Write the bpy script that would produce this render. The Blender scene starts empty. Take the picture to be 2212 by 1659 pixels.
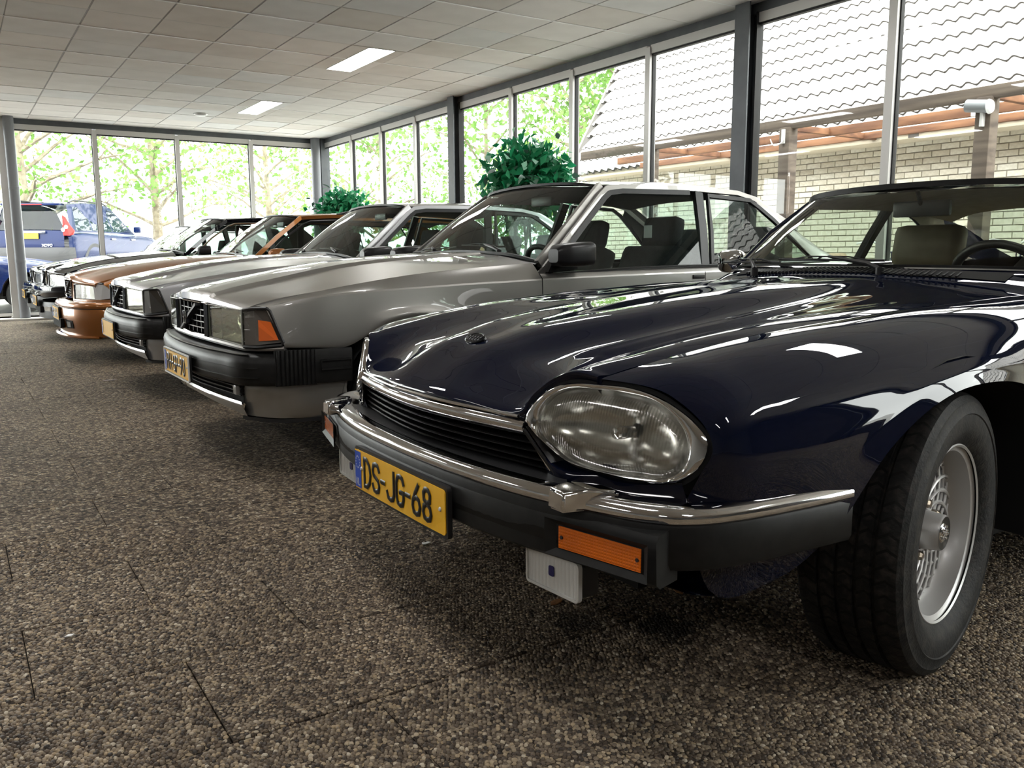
import bpy, bmesh, math, random
import numpy as np
from mathutils import Vector, Matrix
SC = bpy.context.scene
COL = SC.collection
R8 = random.Random(7)

# ------------------------------------------------------------------ camera, sky, exposure
CAM_H, YAW, PITCH, ROLL = 0.985, 0.5742, 0.1511, 0.0045
def make_camera():
    f = Vector((math.sin(YAW)*math.cos(PITCH), math.cos(YAW)*math.cos(PITCH), -math.sin(PITCH)))
    r = Vector((math.cos(YAW), -math.sin(YAW), 0)); d = f.cross(r)
    c, s = math.cos(ROLL), math.sin(ROLL)
    r, d = c*r+s*d, c*d-s*r
    m = Matrix(((r.x, -d.x, -f.x, 0), (r.y, -d.y, -f.y, 0), (r.z, -d.z, -f.z, CAM_H), (0, 0, 0, 1)))
    cd = bpy.data.cameras.new('camera'); cd.sensor_width = 36; cd.lens = 36*1852.97/2212
    cd.clip_start = 0.02; cd.clip_end = 300
    o = bpy.data.objects.new('camera', cd); COL.objects.link(o); o.matrix_world = m
    SC.camera = o
make_camera()
W = bpy.data.worlds.new('overcast_sky'); SC.world = W; W.use_nodes = True
_bg = W.node_tree.nodes['Background']
_bg.inputs[0].default_value = (1.0, 0.992, 0.98, 1); _bg.inputs[1].default_value = 5.0
SC.view_settings.view_transform = 'Standard'; SC.view_settings.look = 'None'
SC.view_settings.gamma = 1; SC.view_settings.use_curve_mapping = False
SC.view_settings.exposure = 1.25
cy = SC.cycles
cy.max_bounces = 10; cy.diffuse_bounces = 4; cy.glossy_bounces = 5; cy.transmission_bounces = 8
cy.transparent_max_bounces = 24; cy.sample_clamp_indirect = 6; cy.caustics_reflective = False; cy.caustics_refractive = False
cy.use_denoising = True
CEIL = 3.059; WALL_X = 5.9; WALL_Y = 15.5; LEFT_X = -7.0; BACK_Y = -8.0

# ------------------------------------------------------------------ materials
MATS = {}
def nodes_of(name):
    m = bpy.data.materials.new(name); m.use_nodes = True
    nt = m.node_tree
    return m, nt, nt.nodes['Principled BSDF']
def M(name, col, rough=.5, metal=0, coat=0, coat_r=.03, emit=None, es=0, spec=.5, trans=0, ior=1.45, alpha=1):
    if name in MATS: return MATS[name]
    m, nt, b = nodes_of(name)
    b.inputs['Base Color'].default_value = (*col, 1); b.inputs['Roughness'].default_value = rough
    b.inputs['Metallic'].default_value = metal; b.inputs['Coat Weight'].default_value = coat
    b.inputs['Coat Roughness'].default_value = coat_r; b.inputs['Specular IOR Level'].default_value = spec
    b.inputs['Transmission Weight'].default_value = trans; b.inputs['IOR'].default_value = ior
    if emit: b.inputs['Emission Color'].default_value = (*emit, 1); b.inputs['Emission Strength'].default_value = es
    MATS[name] = m; return m
def noisy(name, c1, c2, scale=8, rough=.6, metal=0, bump=0, detail=4, lo=.35, hi=.65, stretch=None, coat=0, bscale=None):
    """principled with a two-tone noise colour and optional bump"""
    if name in MATS: return MATS[name]
    m, nt, b = nodes_of(name); N = nt.nodes; L = nt.links
    tc = N.new('ShaderNodeTexCoord'); mp = N.new('ShaderNodeMapping')
    if stretch: mp.inputs['Scale'].default_value = stretch
    L.new(tc.outputs['Object'], mp.inputs[0])
    nz = N.new('ShaderNodeTexNoise'); nz.inputs['Scale'].default_value = scale; nz.inputs['Detail'].default_value = detail
    L.new(mp.outputs[0], nz.inputs['Vector'])
    rp = N.new('ShaderNodeValToRGB'); rp.color_ramp.elements[0].position = lo; rp.color_ramp.elements[1].position = hi
    rp.color_ramp.elements[0].color = (*c1, 1); rp.color_ramp.elements[1].color = (*c2, 1)
    L.new(nz.outputs[0], rp.inputs[0]); L.new(rp.outputs[0], b.inputs['Base Color'])
    b.inputs['Roughness'].default_value = rough; b.inputs['Metallic'].default_value = metal
    b.inputs['Coat Weight'].default_value = coat
    if bump:
        bp = N.new('ShaderNodeBump'); bp.inputs['Strength'].default_value = bump; bp.inputs['Distance'].default_value = .01
        if bscale:
            n2 = N.new('ShaderNodeTexNoise'); n2.inputs['Scale'].default_value = bscale; L.new(mp.outputs[0], n2.inputs['Vector'])
            L.new(n2.outputs[0], bp.inputs['Height'])
        else: L.new(nz.outputs[0], bp.inputs['Height'])
        L.new(bp.outputs[0], b.inputs['Normal'])
    MATS[name] = m; return m
def schlick(nt, ior):
    """mirror share of a thin pane, the same from both sides"""
    N = nt.nodes; L = nt.links; lw = N.new('ShaderNodeLayerWeight'); lw.inputs[0].default_value = .5
    p = N.new('ShaderNodeMath'); p.operation = 'POWER'; p.inputs[1].default_value = 5; L.new(lw.outputs['Facing'], p.inputs[0])
    f0 = ((ior-1)/(ior+1))**2; q = N.new('ShaderNodeMath'); q.operation = 'MULTIPLY_ADD'; q.inputs[1].default_value = 1-f0; q.inputs[2].default_value = f0
    L.new(p.outputs[0], q.inputs[0]); return q.outputs[0]
def thin_glass(name, tint=(1, 1, 1), ior=1.45, rough=0.0):
    """thin pane: clear transmission plus a Fresnel mirror"""
    if name in MATS: return MATS[name]
    m = bpy.data.materials.new(name); m.use_nodes = True; nt = m.node_tree; N = nt.nodes; L = nt.links
    N.remove(N['Principled BSDF'])
    t = N.new('ShaderNodeBsdfTransparent'); t.inputs[0].default_value = (*tint, 1)
    g = N.new('ShaderNodeBsdfGlossy'); g.inputs['Roughness'].default_value = rough
    mx = N.new('ShaderNodeMixShader')
    L.new(schlick(nt, ior), mx.inputs[0]); L.new(t.outputs[0], mx.inputs[1]); L.new(g.outputs[0], mx.inputs[2])
    L.new(mx.outputs[0], N['Material Output'].inputs[0])
    MATS[name] = m; return m
def paint(name, col, metal=0, rough=.35, flake=0):
    return M(name, col, rough=rough, metal=metal, coat=1.0, coat_r=.015, spec=0 if metal == 0 else .5)

# ------------------------------------------------------------------ object helpers
def link(o, parent=None):
    COL.objects.link(o)
    if parent is not None: o.parent = parent
    return o
def empty(name, loc=(0, 0, 0), rz=0, parent=None):
    o = bpy.data.objects.new(name, None); o.location = loc; o.rotation_euler = (0, 0, rz); o.empty_display_size = .1
    return link(o, parent)
def tag(o, label=None, cat=None, group=None, kind=None):
    if label: o['label'] = label
    if cat: o['category'] = cat
    if group: o['group'] = group
    if kind: o['kind'] = kind
    return o
def mesh_data(name, V, F, mat=None, smooth=True, ang=35, fm=None):
    me = bpy.data.meshes.new(name)
    V = np.asarray(V, float)
    me.from_pydata(V.tolist(), [], [tuple(f) for f in F]); me.validate(verbose=False)
    if mat is not None:
        for x in (mat if isinstance(mat, (list, tuple)) else [mat]): me.materials.append(x)
    if fm is not None and len(fm) == len(me.polygons): me.polygons.foreach_set('material_index', fm)
    if smooth:
        me.polygons.foreach_set('use_smooth', [True]*len(me.polygons))
        if ang < 180: me.set_sharp_from_angle(angle=math.radians(ang))
    me.update(); return me
def obj(name, me, parent=None, loc=None, label=None):
    o = bpy.data.objects.new(name, me); link(o, parent)
    if loc is not None: o.location = loc
    if label: o['label'] = label
    return o
class MB:
    """collects pieces of one part into one mesh"""
    def __init__(s): s.V = []; s.F = []; s.m = []; s.cm = 0
    def add(s, V, F):
        n = len(s.V); s.V.extend([tuple(map(float, v)) for v in V]); s.F.extend([tuple(i+n for i in f) for f in F])
        s.m.extend([s.cm]*len(F)); return s
    def box(s, a, b, bev=0):
        x0, y0, z0 = a; x1, y1, z1 = b
        if x0 > x1: x0, x1 = x1, x0
        if y0 > y1: y0, y1 = y1, y0
        if z0 > z1: z0, z1 = z1, z0
        if bev <= 0:
            V = [(x, y, z) for z in (z0, z1) for y in (y0, y1) for x in (x0, x1)]
            return s.add(V, [(0, 2, 3, 1), (4, 5, 7, 6), (0, 1, 5, 4), (2, 6, 7, 3), (0, 4, 6, 2), (1, 3, 7, 5)])
        bm = bmesh.new(); bmesh.ops.create_cube(bm, size=1)
        for v in bm.verts: v.co = ((x0+x1)/2+v.co.x*(x1-x0), (y0+y1)/2+v.co.y*(y1-y0), (z0+z1)/2+v.co.z*(z1-z0))
        bmesh.ops.bevel(bm, geom=bm.edges[:], offset=min(bev, .49*min(x1-x0, y1-y0, z1-z0)), segments=2, profile=.6, affect='EDGES')
        return s.bm(bm)
    def bm(s, bm):
        bm.verts.ensure_lookup_table(); bm.verts.index_update()
        s.add([v.co[:] for v in bm.verts], [[v.index for v in f.verts] for f in bm.faces]); bm.free(); return s
    def grid(s, G, closed_u=False, closed_v=False, flip=False):
        G = np.asarray(G); K, N = G.shape[:2]; F = []
        for i in range(K if closed_v else K-1):
            for j in range(N if closed_u else N-1):
                a, b, c, d = i*N+j, i*N+(j+1) % N, ((i+1) % K)*N+(j+1) % N, ((i+1) % K)*N+j
                F.append((a, d, c, b) if flip else (a, b, c, d))
        return s.add(G.reshape(-1, 3), F)
    def tube(s, P, r, n=8, cap=True):
        P = [Vector(p) for p in P]; rr = r if hasattr(r, '__len__') else [r]*len(P); rings = []; up = None
        for i, p in enumerate(P):
            t = (P[min(i+1, len(P)-1)]-P[max(i-1, 0)]).normalized()
            if up is None: up = t.orthogonal().normalized()
            up = (up-t*up.dot(t)).normalized(); sd = t.cross(up)
            rings.append([p+rr[i]*(math.cos(a)*up+math.sin(a)*sd) for a in [2*math.pi*k/n for k in range(n)]])
        b = len(s.V); s.grid(np.array([[v[:] for v in q] for q in rings]), closed_u=True)
        if cap:
            s.add([], []); s.F.append(tuple(b+k for k in range(n))[::-1]); s.F.append(tuple(b+(len(P)-1)*n+k for k in range(n))); s.m += [s.cm]*2
        return s
    def cyl(s, p, q, r, n=16, r2=None): return s.tube([p, q], [r, r if r2 is None else r2], n)
    def lathe(s, prof, c=(0, 0, 0), axis='y', n=48, closed=False):
        """profile (radius, along)"""
        rings = []
        for k in range(n):
            a = 2*math.pi*k/n; ca, sa = math.cos(a), math.sin(a)
            if axis == 'y': rings.append([(c[0]+r*ca, c[1]+h, c[2]+r*sa) for r, h in prof])
            elif axis == 'z': rings.append([(c[0]+r*ca, c[1]+r*sa, c[2]+h) for r, h in prof])
            else: rings.append([(c[0]+h, c[1]+r*ca, c[2]+r*sa) for r, h in prof])
        return s.grid(np.array(rings), closed_v=True, closed_u=closed, flip=(axis == 'y'))
    def poly(s, P, vec):
        """polygon P extruded by vec (closed)"""
        n = len(P); v = np.asarray(vec, float); P = np.asarray(P, float)
        V = np.concatenate([P, P+v]); F = [tuple(range(n))[::-1], tuple(range(n, 2*n))]
        F += [(i, (i+1) % n, n+(i+1) % n, n+i) for i in range(n)]
        return s.add(V, F)
    def sweep(s, prof, path, up=(0, 0, 1), closed_prof=True, cap=True):
        """profile (out, up) swept on a path; out = tangent x up"""
        P = [Vector(p) for p in path]; U = Vector(up); rings = []
        for i, p in enumerate(P):
            t = (P[min(i+1, len(P)-1)]-P[max(i-1, 0)]).normalized(); o = t.cross(U)
            o = o.normalized() if o.length > 1e-6 else Vector((1, 0, 0)); u = o.cross(t).normalized()
            rings.append([(p+o*a+u*b)[:] for a, b in prof])
        b = len(s.V); n = len(prof); s.grid(np.array(rings), closed_u=closed_prof)
        if cap and closed_prof:
            s.F.append(tuple(b+k for k in range(n))[::-1]); s.F.append(tuple(b+(len(P)-1)*n+k for k in range(n))); s.m += [s.cm]*2
        return s
    def mirror(s):
        n = len(s.V); s.V.extend([(x, -y, z) for x, y, z in s.V[:n]]); F = list(s.F)
        s.F.extend([tuple(i+n for i in f[::-1]) for f in F]); s.m.extend(list(s.m)); return s
    def data(s, name, mat, smooth=True, ang=35):
        return mesh_data(name, s.V, s.F, mat, smooth, ang, s.m if isinstance(mat, (list, tuple)) else None)
    def build(s, name, mat, parent=None, smooth=True, ang=35, label=None, loc=None):
        return obj(name, s.data(name, mat, smooth, ang), parent, loc, label)
def dense(P, sub, sharp=()):
    """parabolic-blend spline through the rows of P (axis 0); sub samples per interval; sharp = knot indices that stay creased"""
    P = np.asarray(P, float); n = len(P)
    cuts = [0]+[i for i in sorted(set(k % n for k in sharp)) if 0 < i < n-1]+[n-1]; out = []
    for a, b in zip(cuts[:-1], cuts[1:]):
        Q = P[a:b+1]; m = len(Q)
        d = np.maximum(np.sqrt(((Q[1:]-Q[:-1])**2).sum(-1)), 1e-9)
        if d.ndim > 1: d = d.mean(axis=tuple(range(1, d.ndim)))
        sh = (-1,)+(1,)*(Q.ndim-1); v = (Q[1:]-Q[:-1])/d.reshape(sh)
        T = np.zeros_like(Q)
        if m == 2: T[0] = T[1] = v[0]
        else:
            w0 = (d[1:]/(d[1:]+d[:-1])).reshape(sh); T[1:-1] = v[:-1]*w0+v[1:]*(1-w0)
            T[0] = 1.5*v[0]-.5*T[1]; T[-1] = 1.5*v[-1]-.5*T[-2]
        for i in range(m-1):
            for k in range(sub):
                t = k/sub; t2, t3 = t*t, t*t*t
                out.append((2*t3-3*t2+1)*Q[i]+(t3-2*t2+t)*d[i]*T[i]+(3*t2-2*t3)*Q[i+1]+(t3-t2)*d[i]*T[i+1])
    out.append(P[-1]); return np.array(out)
def net(G, su=4, sv=4, sharp_u=(), sharp_v=()):
    """control grid (rows x stations x 3) refined to a smooth surface"""
    A = dense(np.asarray(G, float), sv, sharp_v)
    return np.swapaxes(dense(np.swapaxes(A, 0, 1), su, sharp_u), 0, 1)
def panel(name, G, mat, parent, side=1, su=4, sv=4, sharp_u=(), sharp_v=(), flip=False, both=False, ang=35, label=None, back=0):
    G = net(G, su, sv, sharp_u, sharp_v).copy()
    mb = MB(); G[..., 1] *= side; mb.grid(G, flip=(flip != (side < 0)))
    if both: mb.mirror()
    return mb.build(name, mat, parent, ang=ang, label=label)
def rrect(w, h, r, n=4):
    """rounded rectangle outline centred on 0"""
    P = []
    for cx, cz, a0 in ((w/2-r, h/2-r, 0), (-w/2+r, h/2-r, 90), (-w/2+r, -h/2+r, 180), (w/2-r, -h/2+r, 270)):
        for k in range(n+1):
            a = math.radians(a0+90*k/n); P.append((cx+r*math.cos(a), cz+r*math.sin(a)))
    return P
def fan(P):
    n = len(P); return [tuple(range(n))]
# shared materials
CHROME = M('chrome', (.78, .78, .79), .06, 1)
BLACKP = M('black_plastic', (.012, .012, .013), .42)
RUBBER = noisy('bumper_rubber', (.009, .009, .009), (.014, .014, .0135), 30, .42, bump=.04)
RUBBER.node_tree.nodes['Principled BSDF'].inputs['Specular IOR Level'].default_value = .22
DARK = M('dark_void', (.004, .004, .004), .9)
GLASS_ROOM = thin_glass('window_glass', (.96, .985, .975))
GLASS_CAR = thin_glass('car_glass', (.62, .70, .66), 1.5)
GLASS_LENS = thin_glass('lens_glass', (.93, .93, .90), 1.5)
ALU = M('satin_aluminium', (.62, .61, .59), .45, .25)
STEEL_GREY = noisy('grey_steel_paint', (.085, .095, .105), (.11, .12, .13), 6, .5)
TYRE = noisy('tyre_rubber', (.008, .008, .008), (.018, .017, .015), 26, .78, bump=.25, bscale=160, lo=.45, hi=.75)
REFLECTOR = M('lamp_reflector', (.75, .75, .74), .22, 1)
BLACKPAINT = M('satin_black_trim', (.012, .012, .013), .34, spec=.35)
# ------------------------------------------------------------------ the showroom shell
def aggregate_mat(name='washed_pebble_concrete', attr=None):
    m, nt, b = nodes_of(name); N = nt.nodes; L = nt.links
    g = N.new('ShaderNodeNewGeometry'); wob = N.new('ShaderNodeTexNoise'); wob.inputs['Scale'].default_value = 60
    L.new(g.outputs['Position'], wob.inputs['Vector'])
    mixv = N.new('ShaderNodeVectorMath'); mixv.operation = 'MULTIPLY_ADD'; mixv.inputs[1].default_value = (.008, .008, 0)
    L.new(wob.outputs['Color'], mixv.inputs[0]); L.new(g.outputs['Position'], mixv.inputs[2])
    v = N.new('ShaderNodeTexVoronoi'); v.inputs['Scale'].default_value = 84; v.voronoi_dimensions = '2D'; L.new(mixv.outputs[0], v.inputs['Vector'])
    e = N.new('ShaderNodeTexVoronoi'); e.feature = 'DISTANCE_TO_EDGE'; e.inputs['Scale'].default_value = 84; e.voronoi_dimensions = '2D'; L.new(mixv.outputs[0], e.inputs['Vector'])
    sp = N.new('ShaderNodeSeparateColor'); L.new(v.outputs['Color'], sp.inputs[0])
    rp = N.new('ShaderNodeValToRGB'); cr = rp.color_ramp; cr.interpolation = 'LINEAR'
    for pos, c in PEBBLE_RAMP: 
        if pos == 0: cr.elements[0].position = 0; cr.elements[0].color = (*c, 1)
        elif pos == 1: cr.elements[1].position = 1; cr.elements[1].color = (*c, 1)
    for pos, c in PEBBLE_RAMP[1:-1]:
        k = cr.elements.new(pos); k.color = (*c, 1)
    L.new(sp.outputs[0], rp.inputs[0])
    ed = N.new('ShaderNodeMapRange'); ed.inputs[1].default_value = .0; ed.inputs[2].default_value = .14; L.new(e.outputs['Distance'], ed.inputs[0])
    mo = N.new('ShaderNodeMix'); mo.data_type = 'RGBA'; mo.inputs[6].default_value = (.03, .023, .018, 1); L.new(ed.outputs[0], mo.inputs[0]); L.new(rp.outputs[0], mo.inputs[7])
    src = mo.outputs[2]
    if attr:
        at = N.new('ShaderNodeAttribute'); at.attribute_name = attr; src = at.outputs['Color']
    # worn, dirty areas
    dn = N.new('ShaderNodeTexNoise'); dn.inputs['Scale'].default_value = 1.1; dn.inputs['Detail'].default_value = 6; L.new(g.outputs['Position'], dn.inputs['Vector'])
    dr = N.new('ShaderNodeMapRange'); dr.inputs[1].default_value = .3; dr.inputs[2].default_value = .7; dr.inputs[3].default_value = .66; dr.inputs[4].default_value = 1.12; L.new(dn.outputs[0], dr.inputs[0])
    mul = N.new('ShaderNodeMix'); mul.data_type = 'RGBA'; mul.blend_type = 'MULTIPLY'; mul.inputs[0].default_value = 1; L.new(src, mul.inputs[6]); L.new(dr.outputs[0], mul.inputs[7])
    cur = mul.outputs[2]
    sn = N.new('ShaderNodeTexNoise'); sn.inputs['Scale'].default_value = 22; sn.inputs['Detail'].default_value = 5; L.new(g.outputs['Position'], sn.inputs['Vector'])
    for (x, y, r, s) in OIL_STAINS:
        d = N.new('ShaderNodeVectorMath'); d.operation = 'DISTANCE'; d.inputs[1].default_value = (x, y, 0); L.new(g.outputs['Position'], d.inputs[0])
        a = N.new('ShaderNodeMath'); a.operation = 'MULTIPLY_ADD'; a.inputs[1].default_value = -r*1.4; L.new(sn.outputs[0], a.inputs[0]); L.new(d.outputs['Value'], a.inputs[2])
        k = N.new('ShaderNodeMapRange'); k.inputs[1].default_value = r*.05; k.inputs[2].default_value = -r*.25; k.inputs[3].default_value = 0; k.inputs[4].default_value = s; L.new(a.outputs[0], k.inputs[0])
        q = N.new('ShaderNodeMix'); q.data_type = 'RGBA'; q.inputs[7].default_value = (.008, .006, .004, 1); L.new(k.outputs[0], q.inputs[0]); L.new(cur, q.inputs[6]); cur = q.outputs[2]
    L.new(cur, b.inputs['Base Color'])
    b.inputs['Roughness'].default_value = .55 if attr else .8; b.inputs['Specular IOR Level'].default_value = .35 if attr else .2
    sm = N.new('ShaderNodeMath'); sm.operation = 'POWER'; sm.inputs[1].default_value = .5; L.new(ed.outputs[0], sm.inputs[0])
    bp = N.new('ShaderNodeBump'); bp.inputs['Strength'].default_value = .8; bp.inputs['Distance'].default_value = .003; L.new(sm.outputs[0], bp.inputs['Height'])
    if not attr: L.new(bp.outputs[0], b.inputs['Normal'])
    return m
PEBBLE_RAMP = [(0, (.03, .023, .018)), (.2, (.085, .062, .044)), (.42, (.15, .112, .078)), (.6, (.215, .165, .115)), (.78, (.30, .24, .17)), (.92, (.42, .32, .20)), (1, (.58, .51, .40))]
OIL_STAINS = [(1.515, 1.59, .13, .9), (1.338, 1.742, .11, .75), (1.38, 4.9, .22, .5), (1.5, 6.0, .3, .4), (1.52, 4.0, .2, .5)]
PEB = aggregate_mat()
def build_floor():
    fl = MB().box((LEFT_X, BACK_Y, -.12), (WALL_X+.1, WALL_Y+.1, -.014)).build('floor', M('joint_mortar', (.03, .026, .023), .9), None, smooth=False)
    tag(fl, 'brown washed pebble slab floor of the car showroom', 'floor', kind='structure')
    SW, SD, J = .64, .42, .0025
    bm = bmesh.new(); bmesh.ops.create_cube(bm, size=1)
    for v in bm.verts: v.co = (v.co.x*(SW-J), v.co.y*(SD-J), v.co.z*.02-.010)
    bmesh.ops.bevel(bm, geom=[e for e in bm.edges if all(v.co.z > -.005 for v in e.verts)], offset=.0015, segments=1, affect='EDGES')
    me = bpy.data.meshes.new('paving_slab'); bm.to_mesh(me); me.materials.append(PEB)
    V0 = np.array([v.co[:] for v in bm.verts]); F0 = [[v.index for v in f.verts] for f in bm.faces]; bm.free()
    cells = []
    j0 = int((BACK_Y-1.255)//SD)+1; j1 = int((WALL_Y-1.255)//SD)
    for j in range(j0, j1+1):
        y = 1.255+SD*(j+.5); off = .40 if j % 2 else .075
        if y-SD/2 < BACK_Y or y+SD/2 > WALL_Y: continue
        i0 = int((LEFT_X-off)//SW)+1; i1 = int((WALL_X-off)//SW)
        for i in range(i0, i1): cells.append((off+SW*(i+.5), y))
    fw = (math.sin(YAW), math.cos(YAW))
    def key(c):
        d = c[0]*fw[0]+c[1]*fw[1]; l = c[0]*fw[1]-c[1]*fw[0]
        return (d if d > .9 and abs(l) < .72*d+.5 else 100+math.hypot(*c))
    cells.sort(key=key); rest = MB()
    for k, (x, y) in enumerate(cells):
        dz = R8.uniform(-.0012, .0012)
        if k < 300: o = obj('paving_slab', me, fl, (x, y, dz))
        else: rest.add(V0+np.array((x, y, dz)), F0)
    tag(rest.build('far_paving_slabs', PEB, fl, smooth=False), kind='stuff'); return fl
FLOOR = build_floor()
def build_pebbles():
    """the pebbles near the camera as real stones"""
    rg = np.random.default_rng(2); sp = .0108; fx, fy = math.sin(YAW), math.cos(YAW)
    xs = np.arange(-1.6, 3.6, sp); ys = np.arange(-.2, 3.4, sp*.866); Xg, Yg = np.meshgrid(xs, ys); Xg = Xg+np.where(np.arange(len(ys)) % 2, sp/2, 0)[:, None]
    X = Xg.ravel()+rg.normal(0, .0016, Xg.size); Y = Yg.ravel()+rg.normal(0, .0016, Xg.size)
    d = X*fx+Y*fy; l = X*fy-Y*fx; keep = (d > 1.25) & (np.abs(l) < .64*d+.06) & (rg.uniform(2.5, 3.1, X.size) > d)
    row = np.floor((Y-1.255)/.42); fyy = (Y-1.255)-row*.42; off = np.where(row % 2 == 1, .40, .075); fxx = np.mod(X-off, .64)
    keep &= (fyy > .0055) & (fyy < .4145) & (fxx > .0055) & (fxx < .6345); X, Y = X[keep], Y[keep]; n = len(X)
    a = rg.uniform(0, 2*np.pi, n); r1 = rg.uniform(.0044, .0074, n); r2 = r1*rg.uniform(.62, 1, n); h = rg.uniform(.0012, .0038, n)
    k = np.arange(6)*np.pi/3; wob = rg.uniform(.85, 1.12, (n, 6)); V = np.zeros((n, 13, 3))
    for ring, f, zf in ((0, 1.0, 0), (6, .74, .78)):
        u = r1[:, None]*np.cos(k)*wob*f; v = r2[:, None]*np.sin(k)*wob*f
        V[:, ring:ring+6, 0] = X[:, None]+u*np.cos(a)[:, None]-v*np.sin(a)[:, None]; V[:, ring:ring+6, 1] = Y[:, None]+u*np.sin(a)[:, None]+v*np.cos(a)[:, None]; V[:, ring:ring+6, 2] = h[:, None]*zf-(.002 if ring == 0 else 0)
    V[:, 12, 0], V[:, 12, 1], V[:, 12, 2] = X, Y, h
    tr = []
    for i in range(6):
        j = (i+1) % 6; tr += [(i, j, 6+j), (i, 6+j, 6+i), (6+i, 6+j, 12)]
    tr = np.array(tr); Fi = (tr[None]+(np.arange(n)*13)[:, None, None]).reshape(-1)
    me = bpy.data.meshes.new('pebbles'); me.vertices.add(n*13); me.vertices.foreach_set('co', V.ravel()); nf = n*18
    me.loops.add(nf*3); me.loops.foreach_set('vertex_index', Fi); me.polygons.add(nf); me.polygons.foreach_set('loop_start', np.arange(nf)*3); me.polygons.foreach_set('loop_total', np.full(nf, 3)); me.polygons.foreach_set('use_smooth', np.ones(nf, bool))
    t = rg.uniform(0, 1, n); pos = [p for p, _ in PEBBLE_RAMP]; col = np.ones((n, 4))
    for c in range(3): col[:, c] = np.interp(t, pos, [q[c] for _, q in PEBBLE_RAMP])
    ca = me.color_attributes.new('stone', 'FLOAT_COLOR', 'POINT'); ca.data.foreach_set('color', np.repeat(col, 13, axis=0).astype(np.float32).ravel())
    me.materials.append(aggregate_mat('loose_pebble', 'stone')); me.update(calc_edges=True)
    tag(obj('pebbles', me, FLOOR), kind='stuff')
build_pebbles()
def build_ceiling():
    TILE = [noisy('ceiling_tile_a', (.74, .705, .67), (.79, .755, .72), 3, .9), noisy('ceiling_tile_b', (.66, .615, .57), (.72, .68, .635), 3, .9), noisy('ceiling_tile_c', (.70, .69, .675), (.76, .75, .735), 3, .9)]
    ce = MB().box((LEFT_X, BACK_Y, CEIL+.05), (WALL_X+.3, WALL_Y+.3, CEIL+.2)).build('ceiling', M('ceiling_void', (.3, .29, .28), .9), None, smooth=False)
    tag(ce, 'suspended ceiling of square grey mineral tiles', 'ceiling', kind='structure')
    X0, Y0_, T = 1.1698, 7.8377, .6
    lights = {}
    LX = [1.1698+.6*4, 1.1698-.6*2]        # tile columns that hold the lamps
    mes = []
    for t in TILE:
        mb = MB().box((-.2915, -.2925, .001), (.2915, .2925, .014)); mes.append(mb.data('ceiling_tile', t, smooth=False))
    LAMPS = []
    for lx in (3.755, .155, -3.445):
        for ly in (8.4427, 12.0427, 4.8427, 1.2427, -2.3573): LAMPS.append((lx, ly))
    def lamp_at(x, y): return any(lx-.31 < x-.15 < lx+.31 and ly < y < ly+1.2 for lx, ly in LAMPS)
    cells = []
    i0 = int((LEFT_X-X0)//T)+1; i1 = int((WALL_X-X0)//T); j0 = int((BACK_Y-Y0_)//T)+1; j1 = int((WALL_Y-Y0_)//T)
    for i in range(i0-1, i1+1):
        for j in range(j0-1, j1+1): cells.append((X0+T*(i+.5), Y0_+T*(j+.5)))
    fw = (math.sin(YAW), math.cos(YAW))
    def key(c):
        d = c[0]*fw[0]+c[1]*fw[1]; l = c[0]*fw[1]-c[1]*fw[0]
        return d if d > 4 and abs(l) < .75*d+.6 else 100+math.hypot(*c)
    cells.sort(key=key); rest = MB(); n = 0
    for x, y in cells:
        xa, xb, ya, yb = max(x-.3, LEFT_X), min(x+.3, WALL_X), max(y-.3, BACK_Y), min(y+.3, WALL_Y)
        hit = [l for l in LAMPS if l[0] < xb-.02 and l[0]+.28 > xa+.02 and l[1] < yb-.02 and l[1]+1.19 > ya+.02]
        cut = xb-xa < .59 or yb-ya < .59
        if hit:
            lx = hit[0][0]; segs = [(xa, min(lx-.012, xb)), (max(lx+.292, xa), xb)]
            for a, b in segs:
                if b-a > .03: MB().box((a+.003, ya+.003, -.002), (b-.003, yb-.003, .014)).build('ceiling_tile', TILE[R8.randrange(3)], ce, smooth=False, loc=(0, 0, CEIL))
            continue
        tilt = (R8.gauss(0, .0022), R8.gauss(0, .0022)); k = R8.choices((0, 1, 2), (5, 3, 3))[0]
        if n < 300:
            if cut: o = MB().box((xa+.003-x, ya+.003-y, -.002), (xb-.003-x, yb-.003-y, .014)).build('ceiling_tile', TILE[k], ce, smooth=False, loc=(x, y, CEIL))
            else: o = obj('ceiling_tile', mes[k], ce, (x, y, CEIL+.002)); o.rotation_euler = (tilt[0], tilt[1], 0)
            n += 1
        else: rest.box((xa+.003, ya+.003, CEIL-.002), (xb-.003, yb-.003, CEIL+.014))
    tag(rest.build('more_ceiling_tiles', TILE[0], ce, smooth=False), kind='stuff')
    T_BAR = M('ceiling_grid_white', (.86, .85, .83), .4); T_BAR2 = M('ceiling_grid_dull', (.50, .48, .45), .5)
    for i in range(i0, i1+1):
        x = X0+T*i; MB().box((x-.0065, BACK_Y, CEIL+.006), (x+.0065, WALL_Y, CEIL+.012)).build('grid_runner', M('ceiling_grid_grey', (.30, .28, .26), .6), ce, smooth=False)
    for j in range(j0, j1+1):
        y = Y0_+T*j; a = LEFT_X; mb = MB()
        for b in sorted(l[0] for l in LAMPS if l[1] < y < l[1]+1.19)+[None]:
            e = WALL_X if b is None else b-.012
            mb.box((a, y-.0075, CEIL-(.003 if j % 2 == 0 else -.004)), (e, y+.0075, CEIL+.010)); a = (b or 0)+.292
        mb.build('grid_cross_bar', T_BAR if j % 2 == 0 else T_BAR2, ce, smooth=False)
    EM = M('lamp_diffuser', (.9, .9, .9), .5, emit=(1, .985, .96), es=13.0); FR = M('lamp_frame_white', (.75, .75, .74), .4)
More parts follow.
